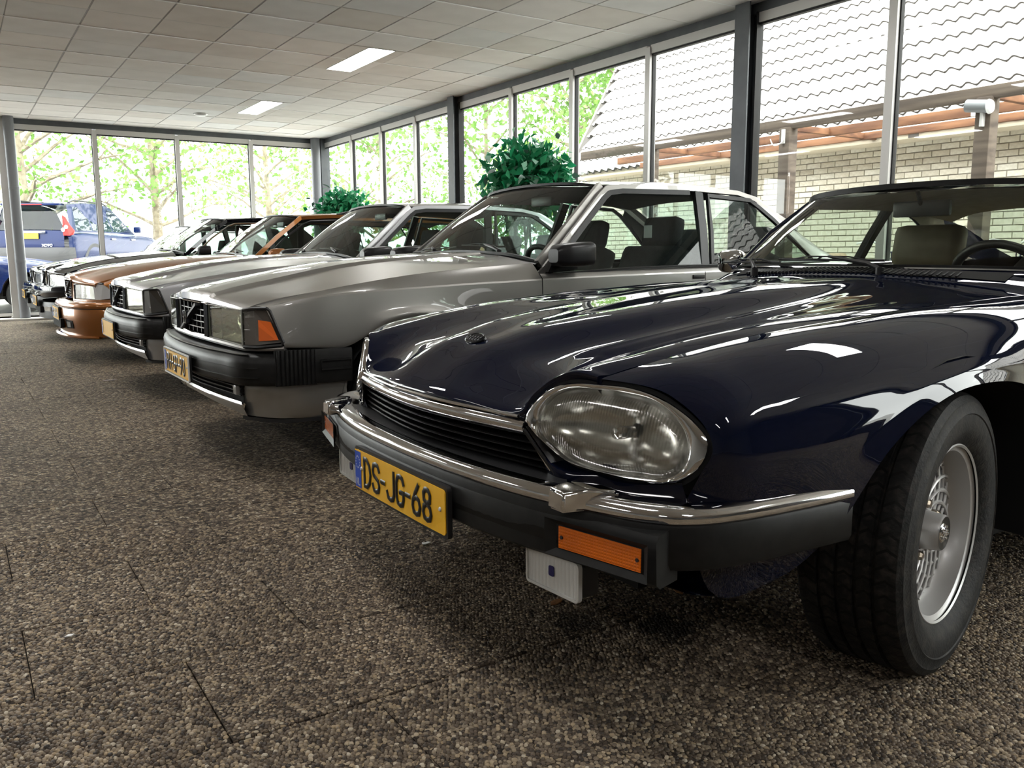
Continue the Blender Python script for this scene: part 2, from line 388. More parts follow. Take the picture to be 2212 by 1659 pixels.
    for k, (lx, ly) in enumerate(LAMPS):
        r = empty('ceiling_light', (lx+.14, ly+.5925, CEIL))
        lab = {0: 'lit strip lamp in the ceiling, the larger and nearer of the two', 1: 'lit strip lamp in the ceiling, the farther one beside the round detector'}.get(k)
        tag(r, lab or 'lit strip lamp in the ceiling beyond the picture edge', 'ceiling lamp', 'recessed ceiling lamps')
        mb = MB()
        for a, b in (((-.15, -.6025, -.006), (-.14, .6025, .03)), ((.14, -.6025, -.006), (.15, .6025, .03)), ((-.15, -.6025, -.006), (.15, -.5925, .03)), ((-.15, .5925, -.006), (.15, .6025, .03))): mb.box(a, b)
        mb.build('lamp_frame', FR, r, smooth=False)
        MB().box((-.14, -.5925, 0), (.14, .5925, .012)).build('diffuser', EM, r, smooth=False)
    d = empty('ceiling_detector', (3.312, 13.62, CEIL)); tag(d, 'small round white detector on the ceiling', 'detector')
    MB().lathe([(0, -.034), (.05, -.034), (.075, -.026), (.08, 0)], axis='z', n=28).build('detector_cover', FR, d)
    MB().lathe([(.08, -.010), (.10, -.008), (.105, 0)], axis='z', n=28).build('detector_base', FR, d)
build_ceiling()
GASKET = M('window_gasket', (.01, .01, .01), .6)
WN = [0]
def glazed_wall(name, axis, pos, marks, cols, inward, z0, label, sill_mat=None):
    """marks = bay boundaries along the wall; axis 'x' = wall plane at x = pos"""
    def P(t, d, z): return (pos-inward*d, t, z) if axis == 'x' else (t, pos-inward*d, z)   # d = distance into the room
    lo, hi = min(marks), max(marks)
    def bx(mb, t0, t1, d0, d1, za, zb): return mb.box(P(t0, d0, za), P(t1, d1, zb))
    wl = bx(MB(), lo, hi, -.12, .02, 2.975, CEIL+.05).build(name, STEEL_GREY, None, smooth=False); tag(wl, label, 'wall', kind='structure')
    if z0 > .1: bx(MB(), lo, hi, -.10, .015, -.05, z0-.04).build('plinth', M('plinth_grey', (.16, .165, .17), .7), wl, smooth=False)
    else: bx(MB(), lo, hi, -.10, .03, -.05, z0).build('plinth', M('pale_sill', (.62, .60, .57), .7), wl, smooth=False)
    ms = sorted(marks)
    for t in ms:
        if t in cols: continue
        mb = MB(); bx(mb, t-.034, t+.034, -.045, .045, z0, 2.955); mb.build('mullion', ALU, wl, smooth=False)
        mb = MB()
        for s in (-1, 1): bx(mb, t+s*.034, t+s*.044, -.03, .012, z0, 2.91)
        mb.build('mullion_gasket', GASKET, wl, smooth=False)
    for a, b in zip(ms[:-1], ms[1:]):
        WN[0] += 1
        mb = MB(); a2 = a+(.09 if a in cols else .028); b2 = b-(.09 if b in cols else .028)
        bx(mb, a2, b2, -.03, .03, 2.895, 2.975); bx(mb, a2, b2, -.03, .03, z0-.04, z0+.05)
        w = mb.build('window_%d' % WN[0], ALU, None, smooth=False); tag(w, 'tall clear pane of the glazed showroom wall', 'window', 'showroom window bays', 'structure')
        mb = MB(); bx(mb, a2, b2, -.028, .018, 2.878, 2.896); bx(mb, a2, b2, -.028, .018, z0+.05, z0+.062); mb.build('gasket', GASKET, w, smooth=False)
        bx(MB(), a2, b2, -.006, .0, z0+.05, 2.89).build('pane', GLASS_ROOM, w, smooth=False)
    return wl, P
def h_column(parent, P, t, name='steel_column'):
    mb = MB()
    mb.box(P(t-.08, .125, 0), P(t+.08, .110, CEIL)); mb.box(P(t-.08, -.035, 0), P(t+.08, -.02, CEIL)); mb.box(P(t-.006, .11, 0), P(t+.006, -.02, CEIL))
    mb.build(name, STEEL_GREY, parent, smooth=False)
    mb = MB(); mb.box(P(t-.10, .05, 0), P(t-.088, -.03, CEIL-.08)); mb.box(P(t+.088, .05, 0), P(t+.10, -.03, CEIL-.08)); mb.build('column_gasket', GASKET, parent, smooth=False)
wr, PR = glazed_wall('wall_right', 'x', WALL_X, [15.35, 14.08, 12.87, 11.67, 10.42, 9.07, 7.84, 6.60, 5.33, 3.97, 2.72, 1.47, .25, -1.0, -2.25, -3.5], (10.42, 5.33, .25, -3.5), 1, .30, 'glazed right wall with aluminium mullions and grey steel columns')
for t in (10.42, 5.33, .25, -3.5): h_column(wr, PR, t)
wf, PF = glazed_wall('wall_far', 'y', WALL_Y, [-6.9, -5.4, -4.16, -2.92, -1.68, -.4, .83, 2.09, 3.35, 4.58, 5.86], (5.86, .83), 1, .05, 'glazed far wall with aluminium mullions')
def round_post(x, y, r=.052, name='round_pipe'):
    mb = MB().cyl((x, y, 0), (x, y, CEIL), r, 24)
    for z in (.9, 2.0): mb.lathe([(r, -.02), (r+.004, -.018), (r+.004, .018), (r, .02)], (x, y, z), 'z', 24)
    return mb
RP = M('grey_post_paint', (.20, .21, .23), .35)
round_post(5.72, 15.36, .085).build('round_post', RP, wf); MB().box((5.80, 15.30, 0), (5.96, 15.46, CEIL)).build('corner_post', STEEL_GREY, wf, smooth=False)
round_post(.90, 15.30, .075).build('round_post', RP, wf); MB().box((.74, 15.36, 0), (.84, 15.48, CEIL)).build('square_post', ALU, wf, smooth=False)
MB().box((.72, 15.35, .0), (.96, 15.47, .05)).build('post_base', ALU, wf, smooth=False)
wb2 = MB().box((LEFT_X, BACK_Y-.15, 0), (WALL_X+.1, BACK_Y, CEIL)).box((WALL_X, BACK_Y, 0), (WALL_X+.15, -3.6, CEIL)).build('wall_back', noisy('grey_panel_wall', (.20, .19, .18), (.25, .24, .23), 3, .8), None, smooth=False); tag(wb2, 'grey panelled wall behind the photographer', 'wall', kind='structure')
lw = MB().box((LEFT_X-.15, BACK_Y, 0), (LEFT_X, WALL_Y, CEIL)).build('wall_left', noisy('grey_plaster', (.30, .29, .28), (.35, .34, .33), 4, .85), None, smooth=False)
tag(lw, 'grey plastered left wall of the showroom', 'wall', kind='structure')
tag(MB().box((LEFT_X, WALL_Y-.42, 0), (WALL_X-.02, WALL_Y-.03, .028)).build('glare_strip_1', noisy('pale_floor_glare', (.55, .53, .50), (.66, .64, .61), 9, .55), None, smooth=False), 'painted floor threshold strip along the far glass wall', 'glare', kind='structure')  # solid pale strip stands in for glare on the floor by the glass
# ------------------------------------------------------------------ car building blocks
PLATE_Y = noisy('plate_yellow', (.90, .47, .006), (.96, .54, .012), 14, .5)
PLATE_B = M('plate_blue', (.01, .07, .50), .35)
PLATE_K = M('plate_black_ink', (.012, .011, .01), .3)
PLATE_W = M('plate_white', (.8, .8, .78), .4)
GLYPH = {  # stroke polylines on a 0..1 x 0..1 box
 'D': [[(0, 0), (0, 1), (.45, 1), (.85, .82), (1, .5), (.85, .18), (.45, 0), (0, 0)]],
 'S': [[(1, .8), (.82, .97), (.5, 1), (.15, .95), (0, .76), (.14, .58), (.5, .5), (.86, .42), (1, .24), (.85, .05), (.5, 0), (.16, .03), (0, .2)]],
 'J': [[(1, 1), (1, .22), (.85, .05), (.5, 0), (.15, .05), (0, .22)]],
 'G': [[(1, .78), (.85, .95), (.5, 1), (.15, .95), (0, .75), (0, .25), (.15, .05), (.5, 0), (.85, .05), (1, .25), (1, .45), (.55, .45)]],
 '6': [[(.8, 1), (.35, .68), (.05, .4), (0, .25), (.15, .05), (.5, 0), (.85, .05), (1, .28), (.85, .5), (.5, .56), (.2, .5)]],
 '8': [[(.5, .54), (.12, .64), (.08, .85), (.28, .98), (.5, 1), (.72, .98), (.92, .85), (.88, .64), (.5, .54), (.1, .42), (0, .22), (.15, .05), (.5, 0), (.85, .05), (1, .22), (.9, .42), (.5, .54)]],
 '-': [[(0, .48), (1, .48)]],
 'N': [[(0, 0), (0, 1), (1, 0), (1, 1)]], 'L': [[(0, 1), (0, 0), (1, 0)]],
 'R': [[(0, 0), (0, 1), (.7, 1), (1, .86), (1, .66), (.7, .5), (0, .5)], [(.55, .5), (1, 0)]],
 'H': [[(0, 0), (0, 1)], [(1, 0), (1, 1)], [(0, .5), (1, .5)]],
 'P': [[(0, 0), (0, 1), (.7, 1), (1, .85), (1, .6), (.7, .46), (0, .46)]],
 '9': [[(.25, 0), (.7, .35), (.97, .62), (1, .75), (.85, .95), (.5, 1), (.15, .95), (0, .72), (.15, .5), (.5, .44), (.85, .5)]],
 '0': [[(.5, 0), (.15, .05), (0, .25), (0, .75), (.15, .95), (.5, 1), (.85, .95), (1, .75), (1, .25), (.85, .05), (.5, 0)]],
 '1': [[(.2, .8), (.6, 1), (.6, 0)]], 'X': [[(0, 0), (1, 1)], [(0, 1), (1, 0)]],
 'C': [[(1, .78), (.85, .95), (.5, 1), (.15, .95), (0, .75), (0, .25), (.15, .05), (.5, 0), (.85, .05), (1, .22)]],
 'O': [[(.5, 0), (.1, .1), (0, .5), (.1, .9), (.5, 1), (.9, .9), (1, .5), (.9, .1), (.5, 0)]],
 'V': [[(0, 1), (.5, 0), (1, 1)]],
}
def stroke(mb, P, w, d, put):
    """one stroke: a ribbon of width w raised by d, mitred at its corners; put(u, v, h) gives the 3D point"""
    P = [Vector(p) for p in P]; L = []; Rr = []; n = len(P); closed = (P[0]-P[-1]).length < 1e-6
    for i, p in enumerate(P):
        a = P[i-1] if i > 0 else (P[-2] if closed else None); b = P[i+1] if i < n-1 else (P[1] if closed else None)
        t0 = (p-a).normalized() if a is not None else None; t1 = (b-p).normalized() if b is not None else None
        t = ((t0 or t1)+(t1 or t0)); t = t.normalized() if t.length > 1e-6 else (t1 or t0)
        nn = Vector((-t.y, t.x)); c = max(.5, nn.dot(Vector((-(t1 or t0).y, (t1 or t0).x))))
        q = p
        if t0 is None: q = p-t*w*.4
        if t1 is None: q = p+t*w*.4
        L.append(q+nn*w/2/c); Rr.append(q-nn*w/2/c)
    rings = [[put(*l, 0), put(*(l*.75+r*.25), d), put(*(l*.25+r*.75), d), put(*r, 0)] for l, r in zip(L, Rr)]
    mb.grid(np.array(rings))
def write(mb, text, x0, y0, h, cw, gap, sw, d, put, slant=0):
    x = x0
    for ch in text:
        w = cw*.45 if ch == '-' else cw
        if ch in GLYPH:
            for pl in GLYPH[ch]: stroke(mb, [(x+px*w+slant*py*h, y0+py*h) for px, py in pl], sw, d, put)
        x += w+gap
    return x
def number_plate(parent, lx, z, text, w=.52, h=.11, frame=BLACKP, faded=False, bent=0, border=None):
    """plate facing -x, centred on y = 0; text read from the front (y decreasing to the reader's right)"""
    def put(off):
        def f(u, v, hh): return (lx-off-hh+bent*max(0, u-.1)**2*max(0, -v)*60, -u, z+v)
        return f
    mb = MB(); P = rrect(w+.014, h+.016, .012)
    mb.poly([(lx+.012, -u, z+v) for u, v in P], (-.012, 0, 0)); fr = mb.build('number_plate', frame, parent, ang=30)
    if border:
        m2 = MB(); m2.sweep([(-.003, -.003), (.003, -.003), (.003, .004), (-.003, .004)], [put(.003)(u, v, 0) for u, v in P+[P[0]]], up=(1, 0, 0), cap=False)
        m2.build('plate_frame', border, fr)
    mb = MB(); P = rrect(w-.002, h-.002, .01)
    nx = 12; G = [[put(.0035)(-w/2+w*i/nx, v, 0) for i in range(nx+1)] for v in np.linspace(-h/2, h/2, 5)]
    mb.grid(np.array(G), flip=True); mb.poly([(lx+.001, -u, z+v) for u, v in P], (-.003, 0, 0)); mb.build('plate_sheet', PLATE_Y, fr)
    mb = MB(); q = put(.0045)
    mb.grid(np.array([[q(-w/2+.002, -h/2+.004, 0), q(-w/2+.042, -h/2+.004, 0)], [q(-w/2+.002, h/2-.004, 0), q(-w/2+.042, h/2-.004, 0)]]), flip=True)
    mb.build('country_band', PLATE_B, fr)
    mb = MB(); q = put(.0052)
    write(mb, 'NL', -w/2+.010, -h/2+.012, .018, .009, .006, .0035, .0003, q)
    for k in range(12):
        a = 2*math.pi*k/12; mb.add([q(-w/2+.022+.013*math.cos(a)+dx*.0022, h/2-.034+.016*math.sin(a)+dy*.0022, 0) for dx, dy in ((-1, -1), (1, -1), (1, 1), (-1, 1))], [(0, 1, 2, 3)])
    mb.build('country_letters', M('band_ink', (.55, .6, .75), .4), fr)
    if text:
        mb = MB(); write(mb, text, -w/2+.064, -.037, .074, .040, .016, .0135 if not faded else .006, .0016, put(.0046))
        mb.build('plate_lettering', PLATE_K if not faded else M('faded_ink', (.30, .17, .03), .5), fr, ang=60)
    for s_ in (-1, 1): MB().lathe([(.0, -.003), (.004, -.003), (.006, 0)], (lx-.004, s_*(w/2-.045 if s_ > 0 else w/2-.022), z+.006), 'x', 10).build('plate_screw', ALU, fr)
    return fr
def tyre_profile(R, r, w, grooves=4):
    t = w*.43; P = [(r, w*.40), (r+.02, w*.47), (r+(R-r)*.5, w*.5), (R-.022, w*.47), (R-.007, w*.43), (R-.001, w*.385)]
    gw = .009; hs = np.linspace(w*.24, -w*.24, grooves)
    for g in hs: P += [(R, g+gw*.5+.0015), (R-.009, g+gw*.4), (R-.009, g-gw*.4), (R, g-gw*.5-.0015)]
    P += [(R-.001, -w*.385), (R-.007, -w*.43), (R-.022, -w*.47), (R-.022-.006, -w*.468), (r+(R-r)*.62, -w*.495), (r+(R-r)*.6, -w*.485), (r+(R-r)*.35, -w*.49), (r+.02, -w*.455), (r+.003, -w*.40), (r-.004, -w*.37)]
    return P
def tread_mat():
    if 'tyre_tread' in MATS: return MATS['tyre_tread']
    m, nt, b = nodes_of('tyre_tread'); N = nt.nodes; L = nt.links
    tc = N.new('ShaderNodeTexCoord'); sx = N.new('ShaderNodeSeparateXYZ'); L.new(tc.outputs['Object'], sx.inputs[0])
    def mth(op, a, b_=None, v=None):
        n = N.new('ShaderNodeMath'); n.operation = op; L.new(a, n.inputs[0])
        if b_ is not None: L.new(b_, n.inputs[1])
        if v is not None: n.inputs[1].default_value = v
        return n.outputs[0]
    an = mth('ARCTAN2', sx.outputs[0], sx.outputs[2])
    ph = mth('ADD', mth('MULTIPLY', an, v=62), mth('MULTIPLY', mth('PINGPONG', sx.outputs[1], v=.022), v=110))
    sn = mth('SINE', ph); gr = mth('LESS_THAN', sn, v=-.8)
    rr = mth('SQRT', mth('ADD', mth('MULTIPLY', sx.outputs[0], sx.outputs[0]), mth('MULTIPLY', sx.outputs[2], sx.outputs[2])))
    msk = mth('GREATER_THAN', rr, v=.331); cut = mth('MULTIPLY', gr, msk)
    bp = N.new('ShaderNodeBump'); bp.inputs['Strength'].default_value = .9; bp.inputs['Distance'].default_value = .012; bp.invert = True
    nz = N.new('ShaderNodeTexNoise'); nz.inputs['Scale'].default_value = 140; L.new(tc.outputs['Object'], nz.inputs['Vector'])
    L.new(mth('ADD', cut, mth('MULTIPLY', nz.outputs[0], v=.12)), bp.inputs['Height']); L.new(bp.outputs[0], b.inputs['Normal'])
    rp = N.new('ShaderNodeValToRGB'); rp.color_ramp.elements[0].position = .45; rp.color_ramp.elements[1].position = .78
    rp.color_ramp.elements[0].color = (.007, .007, .007, 1); rp.color_ramp.elements[1].color = (.035, .031, .026, 1)
    n2 = N.new('ShaderNodeTexNoise'); n2.inputs['Scale'].default_value = 45; n2.inputs['Detail'].default_value = 8; L.new(tc.outputs['Object'], n2.inputs['Vector'])
    L.new(n2.outputs[0], rp.inputs[0]); dk = N.new('ShaderNodeMix'); dk.data_type = 'RGBA'; dk.inputs[7].default_value = (.002, .002, .002, 1); L.new(cut, dk.inputs[0]); L.new(rp.outputs[0], dk.inputs[6])
    L.new(dk.outputs[2], b.inputs['Base Color']); b.inputs['Roughness'].default_value = .62; b.inputs['Specular IOR Level'].default_value = .25
    MATS['tyre_tread'] = m; return m
RIM_SILVER = M('rim_silver_paint', (.50, .495, .49), .42, .45, coat=.15)
WHEEL_DATA = {}
def wheel_kit(kind, R, r, w, load):
    """mesh data of one wheel, its outer face towards -y"""
    if kind in WHEEL_DATA: return WHEEL_DATA[kind]
    hi = kind == 'lattice'; kit = []
    t = MB().lathe(tyre_profile(R, r, w, 4 if hi else 3), n=120 if hi else 48)
    V = []
    for x, y, z in t.V:
        if z < -load: V.append((x, y+math.copysign(.004, y), -load))
        else: V.append((x, y, z))
    t.V = V; kit.append(('tyre', t.data('tyre', tread_mat() if hi else TYRE, ang=28)))
    rim = MB().lathe([(r-.012, w*.40), (r-.02, w*.2), (r-.028, -w*.05), (r-.03, -w*.16), (r-.022, -w*.2), (r-.016, -w*.30), (r-.014, -w*.36), (r+.001, -w*.385), (r+.004, -w*.40), (r+.001, -w*.412), (r-.004, -w*.40)], n=96 if hi else 40)
    kit.insert(0, ('wheel', rim.data('wheel', RIM_SILVER, ang=40)))
    h0 = -w*.12
    if hi:
        s = MB(); n = 18
        for sg in (-1, 1):
            for k in range(n):
                a0 = 2*math.pi*k/n; P = []
                for q in range(7):
                    f = q/6; rr = .062+(r-.030-.062)*f; a = a0+sg*(f*.92-.1)
                    P.append((rr*math.cos(a), h0-.012-.004*math.sin(f*math.pi)+(.003 if sg > 0 else 0), rr*math.sin(a)))
                s.tube(P, [.0056]*7, 6)
        s.lathe([(r-.028, h0+.01), (r-.034, h0-.012), (r-.04, h0-.012), (r-.042, h0+.006)], n=64)
        s.lathe([(.03, h0+.01), (.085, h0+.012), (.088, h0-.004), (.075, h0-.012), (.05, h0-.014)], n=40)
        kit.append(('lattice_spokes', s.data('lattice_spokes', RIM_SILVER, ang=60)))
        c = MB().lathe([(.05, h0), (.047, h0-.02), (.043, h0-.06), (.040, h0-.064)], n=36); kit.append(('hub_boss', c.data('hub_boss', RIM_SILVER)))
        c = MB().lathe([(.0, h0-.060), (.03, h0-.0605), (.0405, h0-.0635), (.041, h0-.055)], n=36); kit.append(('hub_cap', c.data('hub_cap', M('hub_cap_dark', (.02, .02, .02), .3))))
        c = MB().lathe([(.0, h0-.066), (.012, h0-.0655), (.016, h0-.062), (.021, h0-.0625), (.024, h0-.0605)], n=24)
        for k in range(14):
            a = k*2.399; rr = .002+.0013*k; c.box((rr*math.cos(a)-.0025, h0-.0685, rr*math.sin(a)-.0025), (rr*math.cos(a)+.0025, h0-.064, rr*math.sin(a)+.0025), .001)
        kit.append(('hub_emblem', c.data('hub_emblem', CHROME)))
        nut = MB().lathe([(.0, -.018), (.008, -.018), (.011, -.013), (.012, .01)], n=6); nd = nut.data('wheel_nut', M('wheel_nut_steel', (.32, .28, .22), .3, 1), ang=20)
        cup = MB().lathe([(.017, -.003), (.015, .006), (.009, .008)], n=20)
        for k in range(5):
            a = 2*math.pi*(k+.3)/5; kit.append(('wheel_nut', nd, (.066*math.cos(a), h0-.014, .066*math.sin(a))))
    else:
        s = MB(); n = {'five': 5, 'star': 7, 'disc': 0}.get(kind, 8)
        for k in range(n):
            a0 = 2*math.pi*k/n; P = [(rr*math.cos(a0), h0-.004-.02*(1-rr/r), rr*math.sin(a0)) for rr in (.03, .08, .14, r-.025)]
            pf = [(-.018, -.02), (.018, -.02), (.012, .012), (-.012, .012)]
            s.sweep(pf, P, up=(0, -1, 0))
        s.lathe([(.0, h0-.03), (.05, h0-.028), (.062, h0-.01), (.06, h0+.02)], n=24)
        kit.append(('spokes', s.data('spokes', RIM_SILVER, ang=40)))
    bk = MB().lathe([(.05, h0+.025), (r-.032, h0+.022), (r-.03, h0+.05)], n=32); kit.append(('brake_disc', bk.data('brake_disc', M('brake_dark', (.03, .028, .026), .6, .4))))
    WHEEL_DATA[kind] = kit; return kit
def add_wheel(parent, kind, lx, w, side, R=.32, r=.2, width=.195, load=.31, steer=0):
    kit = wheel_kit(kind, R, r, width, load); root = None
    for it in kit:
        o = bpy.data.objects.new(it[0], it[1])
        if root is None:
            link(o, parent); o.location = (lx, side*w, load); o.rotation_euler = (0, 0, steer+(math.pi if side > 0 else 0)); root = o
        else:
            link(o, root)
            if len(it) > 2: o.location = it[2]
    return root
def wheel_well(parent, lx, w0, w1, zc, r, side, name='wheel_well', a0=-12, a1=192):
    mb = MB(); G = []
    for k in range(17):
        a = math.radians(a0+(a1-a0)*k/16); G.append([(lx+r*math.cos(a), side*w0, zc+r*math.sin(a)), (lx+r*.98*math.cos(a), side*w1, zc+r*.98*math.sin(a))])
    mb.grid(np.array(G)); mb.add([g[0] for g in G], [tuple(range(17))]); return mb.build(name, DARK, parent)
def seat(parent, x, y, z, mat, w=.5, back=.62, recl=20, head=True, hmat=None, name='front_seat'):
    """seat facing -x with its cushion front at x"""
    def cush(p, sx, sy, sz, rot, nm, par, bev=.05):
        mb = MB().box((-sx/2, -sy/2, -sz/2), (sx/2, sy/2, sz/2), bev)
        rm = Matrix.Rotation(math.radians(rot), 3, 'Y'); mb.V = [tuple(rm @ Vector(v)+Vector(p)) for v in mb.V]
        return mb.build(nm, mat, par, ang=70)
    s = cush((x+.25, y, z), .52, w, .16, 6, name, parent)
    c, sn = math.cos(math.radians(recl)), math.sin(math.radians(recl)); bx, bz = x+.50, z+.04
    cush((bx+sn*back/2, y, bz+c*back/2), .15, w, back, recl, 'seat_back', s)
    if head: cush((bx+sn*(back+.1), y, bz+c*(back+.1)), .1, w*.56, .19, recl*.6, 'headrest', s, .04)
    return s
def steering_wheel(parent, x, y, z, r=.185, tilt=65, mat=None):
    mb = MB(); rm = Matrix.Rotation(math.radians(tilt-90), 3, 'Y'); C = Vector((x, y, z))
    def p(a, rr, h=0): return C+rm @ Vector((-h, rr*math.cos(a), rr*math.sin(a)))
    mb.tube([p(2*math.pi*k/40, r) for k in range(41)], .016, 8, cap=False)
    for a in (.15, math.pi-.15, -math.pi/2): mb.tube([p(a, .04, -.01), p(a, r)], [.022, .014], 8)
    mb.tube([p(0, 0, .015), p(0, 0, -.03)], [.055, .07], 20); mb.tube([p(0, 0, -.03), p(0, 0, -.3)], [.03, .035], 10)
    return mb.build('steering_wheel', mat or BLACKP, parent, ang=50)
def strip(parent, name, P, w, h, mat, up=(0, 0, 1), rnd=True, label=None, sub=4, sharp=()):
    """thin moulding of width w (outwards) and height h swept along P"""
    pf = [(a*w/2, b*h/2) for a, b in ((-1, -1), (.4, -1), (1, -.5), (1, .5), (.4, 1), (-1, 1))] if rnd else [(-w/2, -h/2), (w/2, -h/2), (w/2, h/2), (-w/2, h/2)]
    return MB().sweep(pf, dense(P, sub, sharp) if sub > 1 else P, up).build(name, mat, parent, label=label)
def mir(P): return [(x, -y, z) for x, y, z in P]
def full(G):
    """control rows given from the centre line outwards -> the full width"""
    G = np.asarray(G, float); L = G[:0:-1].copy(); L[..., 1] *= -1; return np.concatenate([L, G])
def wiper(parent, pivot, elbow, tip0, tip1, mat=BLACKP, lift=.012):
    mb = MB(); pv, el = Vector(pivot), Vector(elbow); a, b = Vector(tip0), Vector(tip1); m = (a+b)/2
    mb.cyl(pv-Vector((0, 0, .01)), pv+Vector((0, 0, .02)), .014, 12)
    mb.tube([pv+Vector((0, 0, .016)), el, m+Vector((0, 0, lift))], [.009, .010, .005], 6)
    for t in (.12, .38, .62, .88): mb.tube([a.lerp(b, t), a.lerp(b, .5*t+.25)+Vector((0, 0, lift)), m+Vector((0, 0, lift))], .003, 5)
    mb.tube([a.lerp(b, k/8)-Vector((0, 0, .004*math.sin(k/8*math.pi)*0)) for k in range(9)], .0045, 6)
    return mb.build('wiper', mat, parent, ang=60)
# ------------------------------------------------------------------ navy coupe in the foreground (nose towards -x)
NAVY = paint('navy_blue_paint', (.0035, .0055, .0165), rough=.4)
TAN = noisy('tan_leather', (.30, .25, .17), (.36, .30, .21), 12, .5)
LINING = noisy('beige_headlining', (.36, .32, .25), (.42, .37, .29), 20, .9)
def build_navy():
    R = empty('classic_coupe', (.90, 1.93, 0))
    tag(R, 'navy blue classic coupe with chrome bumper nearest the camera', 'car')
    C = [
     [(.05, 0, .645), (.12, 0, .70), (.20, 0, .746), (.30, 0, .778), (.48, 0, .812), (.63, 0, .831), (.86, 0, .856), (1.11, 0, .878), (1.4, 0, .8955), (1.67, 0, .905)],
     [(.056, .15, .644), (.124, .15, .696), (.20, .155, .741), (.30, .166, .771), (.48, .190, .805), (.63, .204, .824), (.86, .214, .8495), (1.11, .216, .872), (1.4, .208, .891), (1.68, .19, .9015)],
     [(.068, .225, .643), (.132, .222, .687), (.20, .222, .723), (.295, .230, .744), (.48, .252, .773), (.63, .265, .793), (.86, .274, .820), (1.11, .274, .847), (1.4, .262, .8775), (1.69, .245, .899)],
     [(.10, .412, .642), (.15, .40, .679), (.205, .390, .712), (.29, .38, .737), (.48, .375, .770), (.63, .375, .791), (.86, .375, .818), (1.11, .37, .844), (1.4, .36, .871), (1.71, .35, .893)],
     [(.119, .438, .682), (.165, .445, .708), (.215, .45, .728), (.29, .455, .748), (.48, .46, .781), (.63, .46, .801), (.86, .465, .826), (1.11, .465, .8475), (1.4, .46, .8675), (1.73, .45, .8857)],
     [(.145, .482, .722), (.185, .488, .736), (.23, .495, .748), (.295, .50, .760), (.48, .515, .791), (.63, .52, .809), (.86, .53, .829), (1.11, .54, .847), (1.4, .545, .8625), (1.75, .54, .877)],
     [(.163, .522, .737), (.2, .53, .748), (.24, .538, .757), (.30, .55, .768), (.48, .565, .797), (.63, .575, .815), (.86, .585, .832), (1.11, .595, .847), (1.4, .60, .8585), (1.77, .6, .8706)],
     [(.185, .573, .731), (.215, .58, .739), (.25, .588, .748), (.30, .60, .758), (.48, .615, .788), (.63, .625, .807), (.86, .635, .824), (1.11, .645, .841), (1.4, .65, .852), (1.78, .655, .864)]]
    C = np.array(C)
    # rounded-over lip at the front edge of the bonnet
    lip = C[:, :1].copy(); lip[:, 0, 0] += .012; lip[:, 0, 2] -= .016
    G = np.concatenate([lip, C], axis=1)
    edge = G[-1:].copy(); edge[..., 2] -= .018; edge[..., 1] -= .001; G = np.concatenate([G, edge])
    bon = panel('bonnet', full(G), NAVY, R, su=6, sv=6, sharp_v=(1, len(full(G))-2), ang=50)
    shut = C[-1]
    def at_shut(x): return np.interp(x, shut[:, 0], shut[:, 1]), np.interp(x, shut[:, 0], shut[:, 2])
    S = [.30, .42, .56, .70, .86, 1.05, 1.25, 1.42, 1.52, 1.75, 2.05]
    F1 = [(.222, .665, .727)]+list(zip(S, (.675, .685, .695, .70, .705, .71, .713, .715, .716, .716, .715), (.757, .778, .797, .813, .826, .84, .85, .857, .861, .867, .882)))
    F2 = [(.249, .742, .703)]+list(zip(S, (.77, .785, .795, .803, .81, .815, .817, .818, .818, .818, .818), (.728, .745, .76, .773, .785, .797, .807, .812, .815, .82, .828)))
    F3 = [(.264, .797, .662)]+list(zip(S, (.825, .838, .848, .856, .862, .866, .868, .868, .868, .868, .868), (.685, .70, .712, .725, .74, .753, .758, .76, .76, .76, .765)))
    F4 = [(.266, .818, .62)]+list(zip(S, (.845, .862, .873, .88, .885, .888, .889, .886, .884, .883, .882), (.63, .635, .648, .675, .71, .73, .725, .70, .68, .66, .66)))
    F5 = [(.252, .802, .572)]+list(zip(S, (.845, .866, .88, .888, .894, .897, .897, .893, .888, .88, .88), (.555, .555, .56, .63, .69, .713, .693, .63, .57, .5, .5)))
    F6 = [(.24, .78, .52), (.285, .80, .335), (.44, .835, .335), (.555, .882, .43), (.70, .896, .577), (.86, .904, .665), (1.05, .907, .692), (1.25, .906, .66), (1.42, .902, .56), (1.50, .894, .42), (1.75, .84, .22), (2.05, .83, .2)]
    F7 = [(x+.01*(k == 0), w-.035, z) for k, (x, w, z) in enumerate(F6)]
    F0 = [(.187, .578, .732)]+[(x, at_shut(x)[0]+.0045, at_shut(x)[1]+.001) for x in S[:-2]]+[(1.75, .66, .864), (2.05, .665, .885)]
    Fe = [(x, w-.002, z-.018) for x, w, z in F0]
    G = np.array([Fe, F0, F1, F2, F3, F4, F5, F6, F7])
    fr = G[:, :1].copy(); fr[:, 0, 0] += .02; fr[1:, 0, 1] -= .012; fr[:7, 0, 2] -= .006
    G = np.concatenate([fr, G], axis=1)
    for sd in (-1, 1):
        panel('front_wing', G, NAVY, R, side=sd, su=6, sv=6, sharp_v=(1, 7), sharp_u=(1,), ang=50)
        # panel beneath the headlamp, behind the bumper blade
        top = [(.118, .47, .565), (.123, .517, .541), (.155, .591, .541), (.18, .656, .533), (.206, .715, .538), (.234, .771, .551)]
        mid = [(x+.004, w+.004, z-.018) for x, w, z in top]; bot = [(x+.035, w+.004, .470) for x, w, z in top]
        back = [(x+.05, w-.003, z+.012) for x, w, z in top]
        panel('headlamp_apron', np.array([back, top, mid, bot]), NAVY, R, side=sd, sharp_v=(1,))
    # body sides behind the front wings, tail
    S2 = [2.052, 2.6, 3.1, 3.45, 3.8, 4.2, 4.5, 4.68]
    rows = []
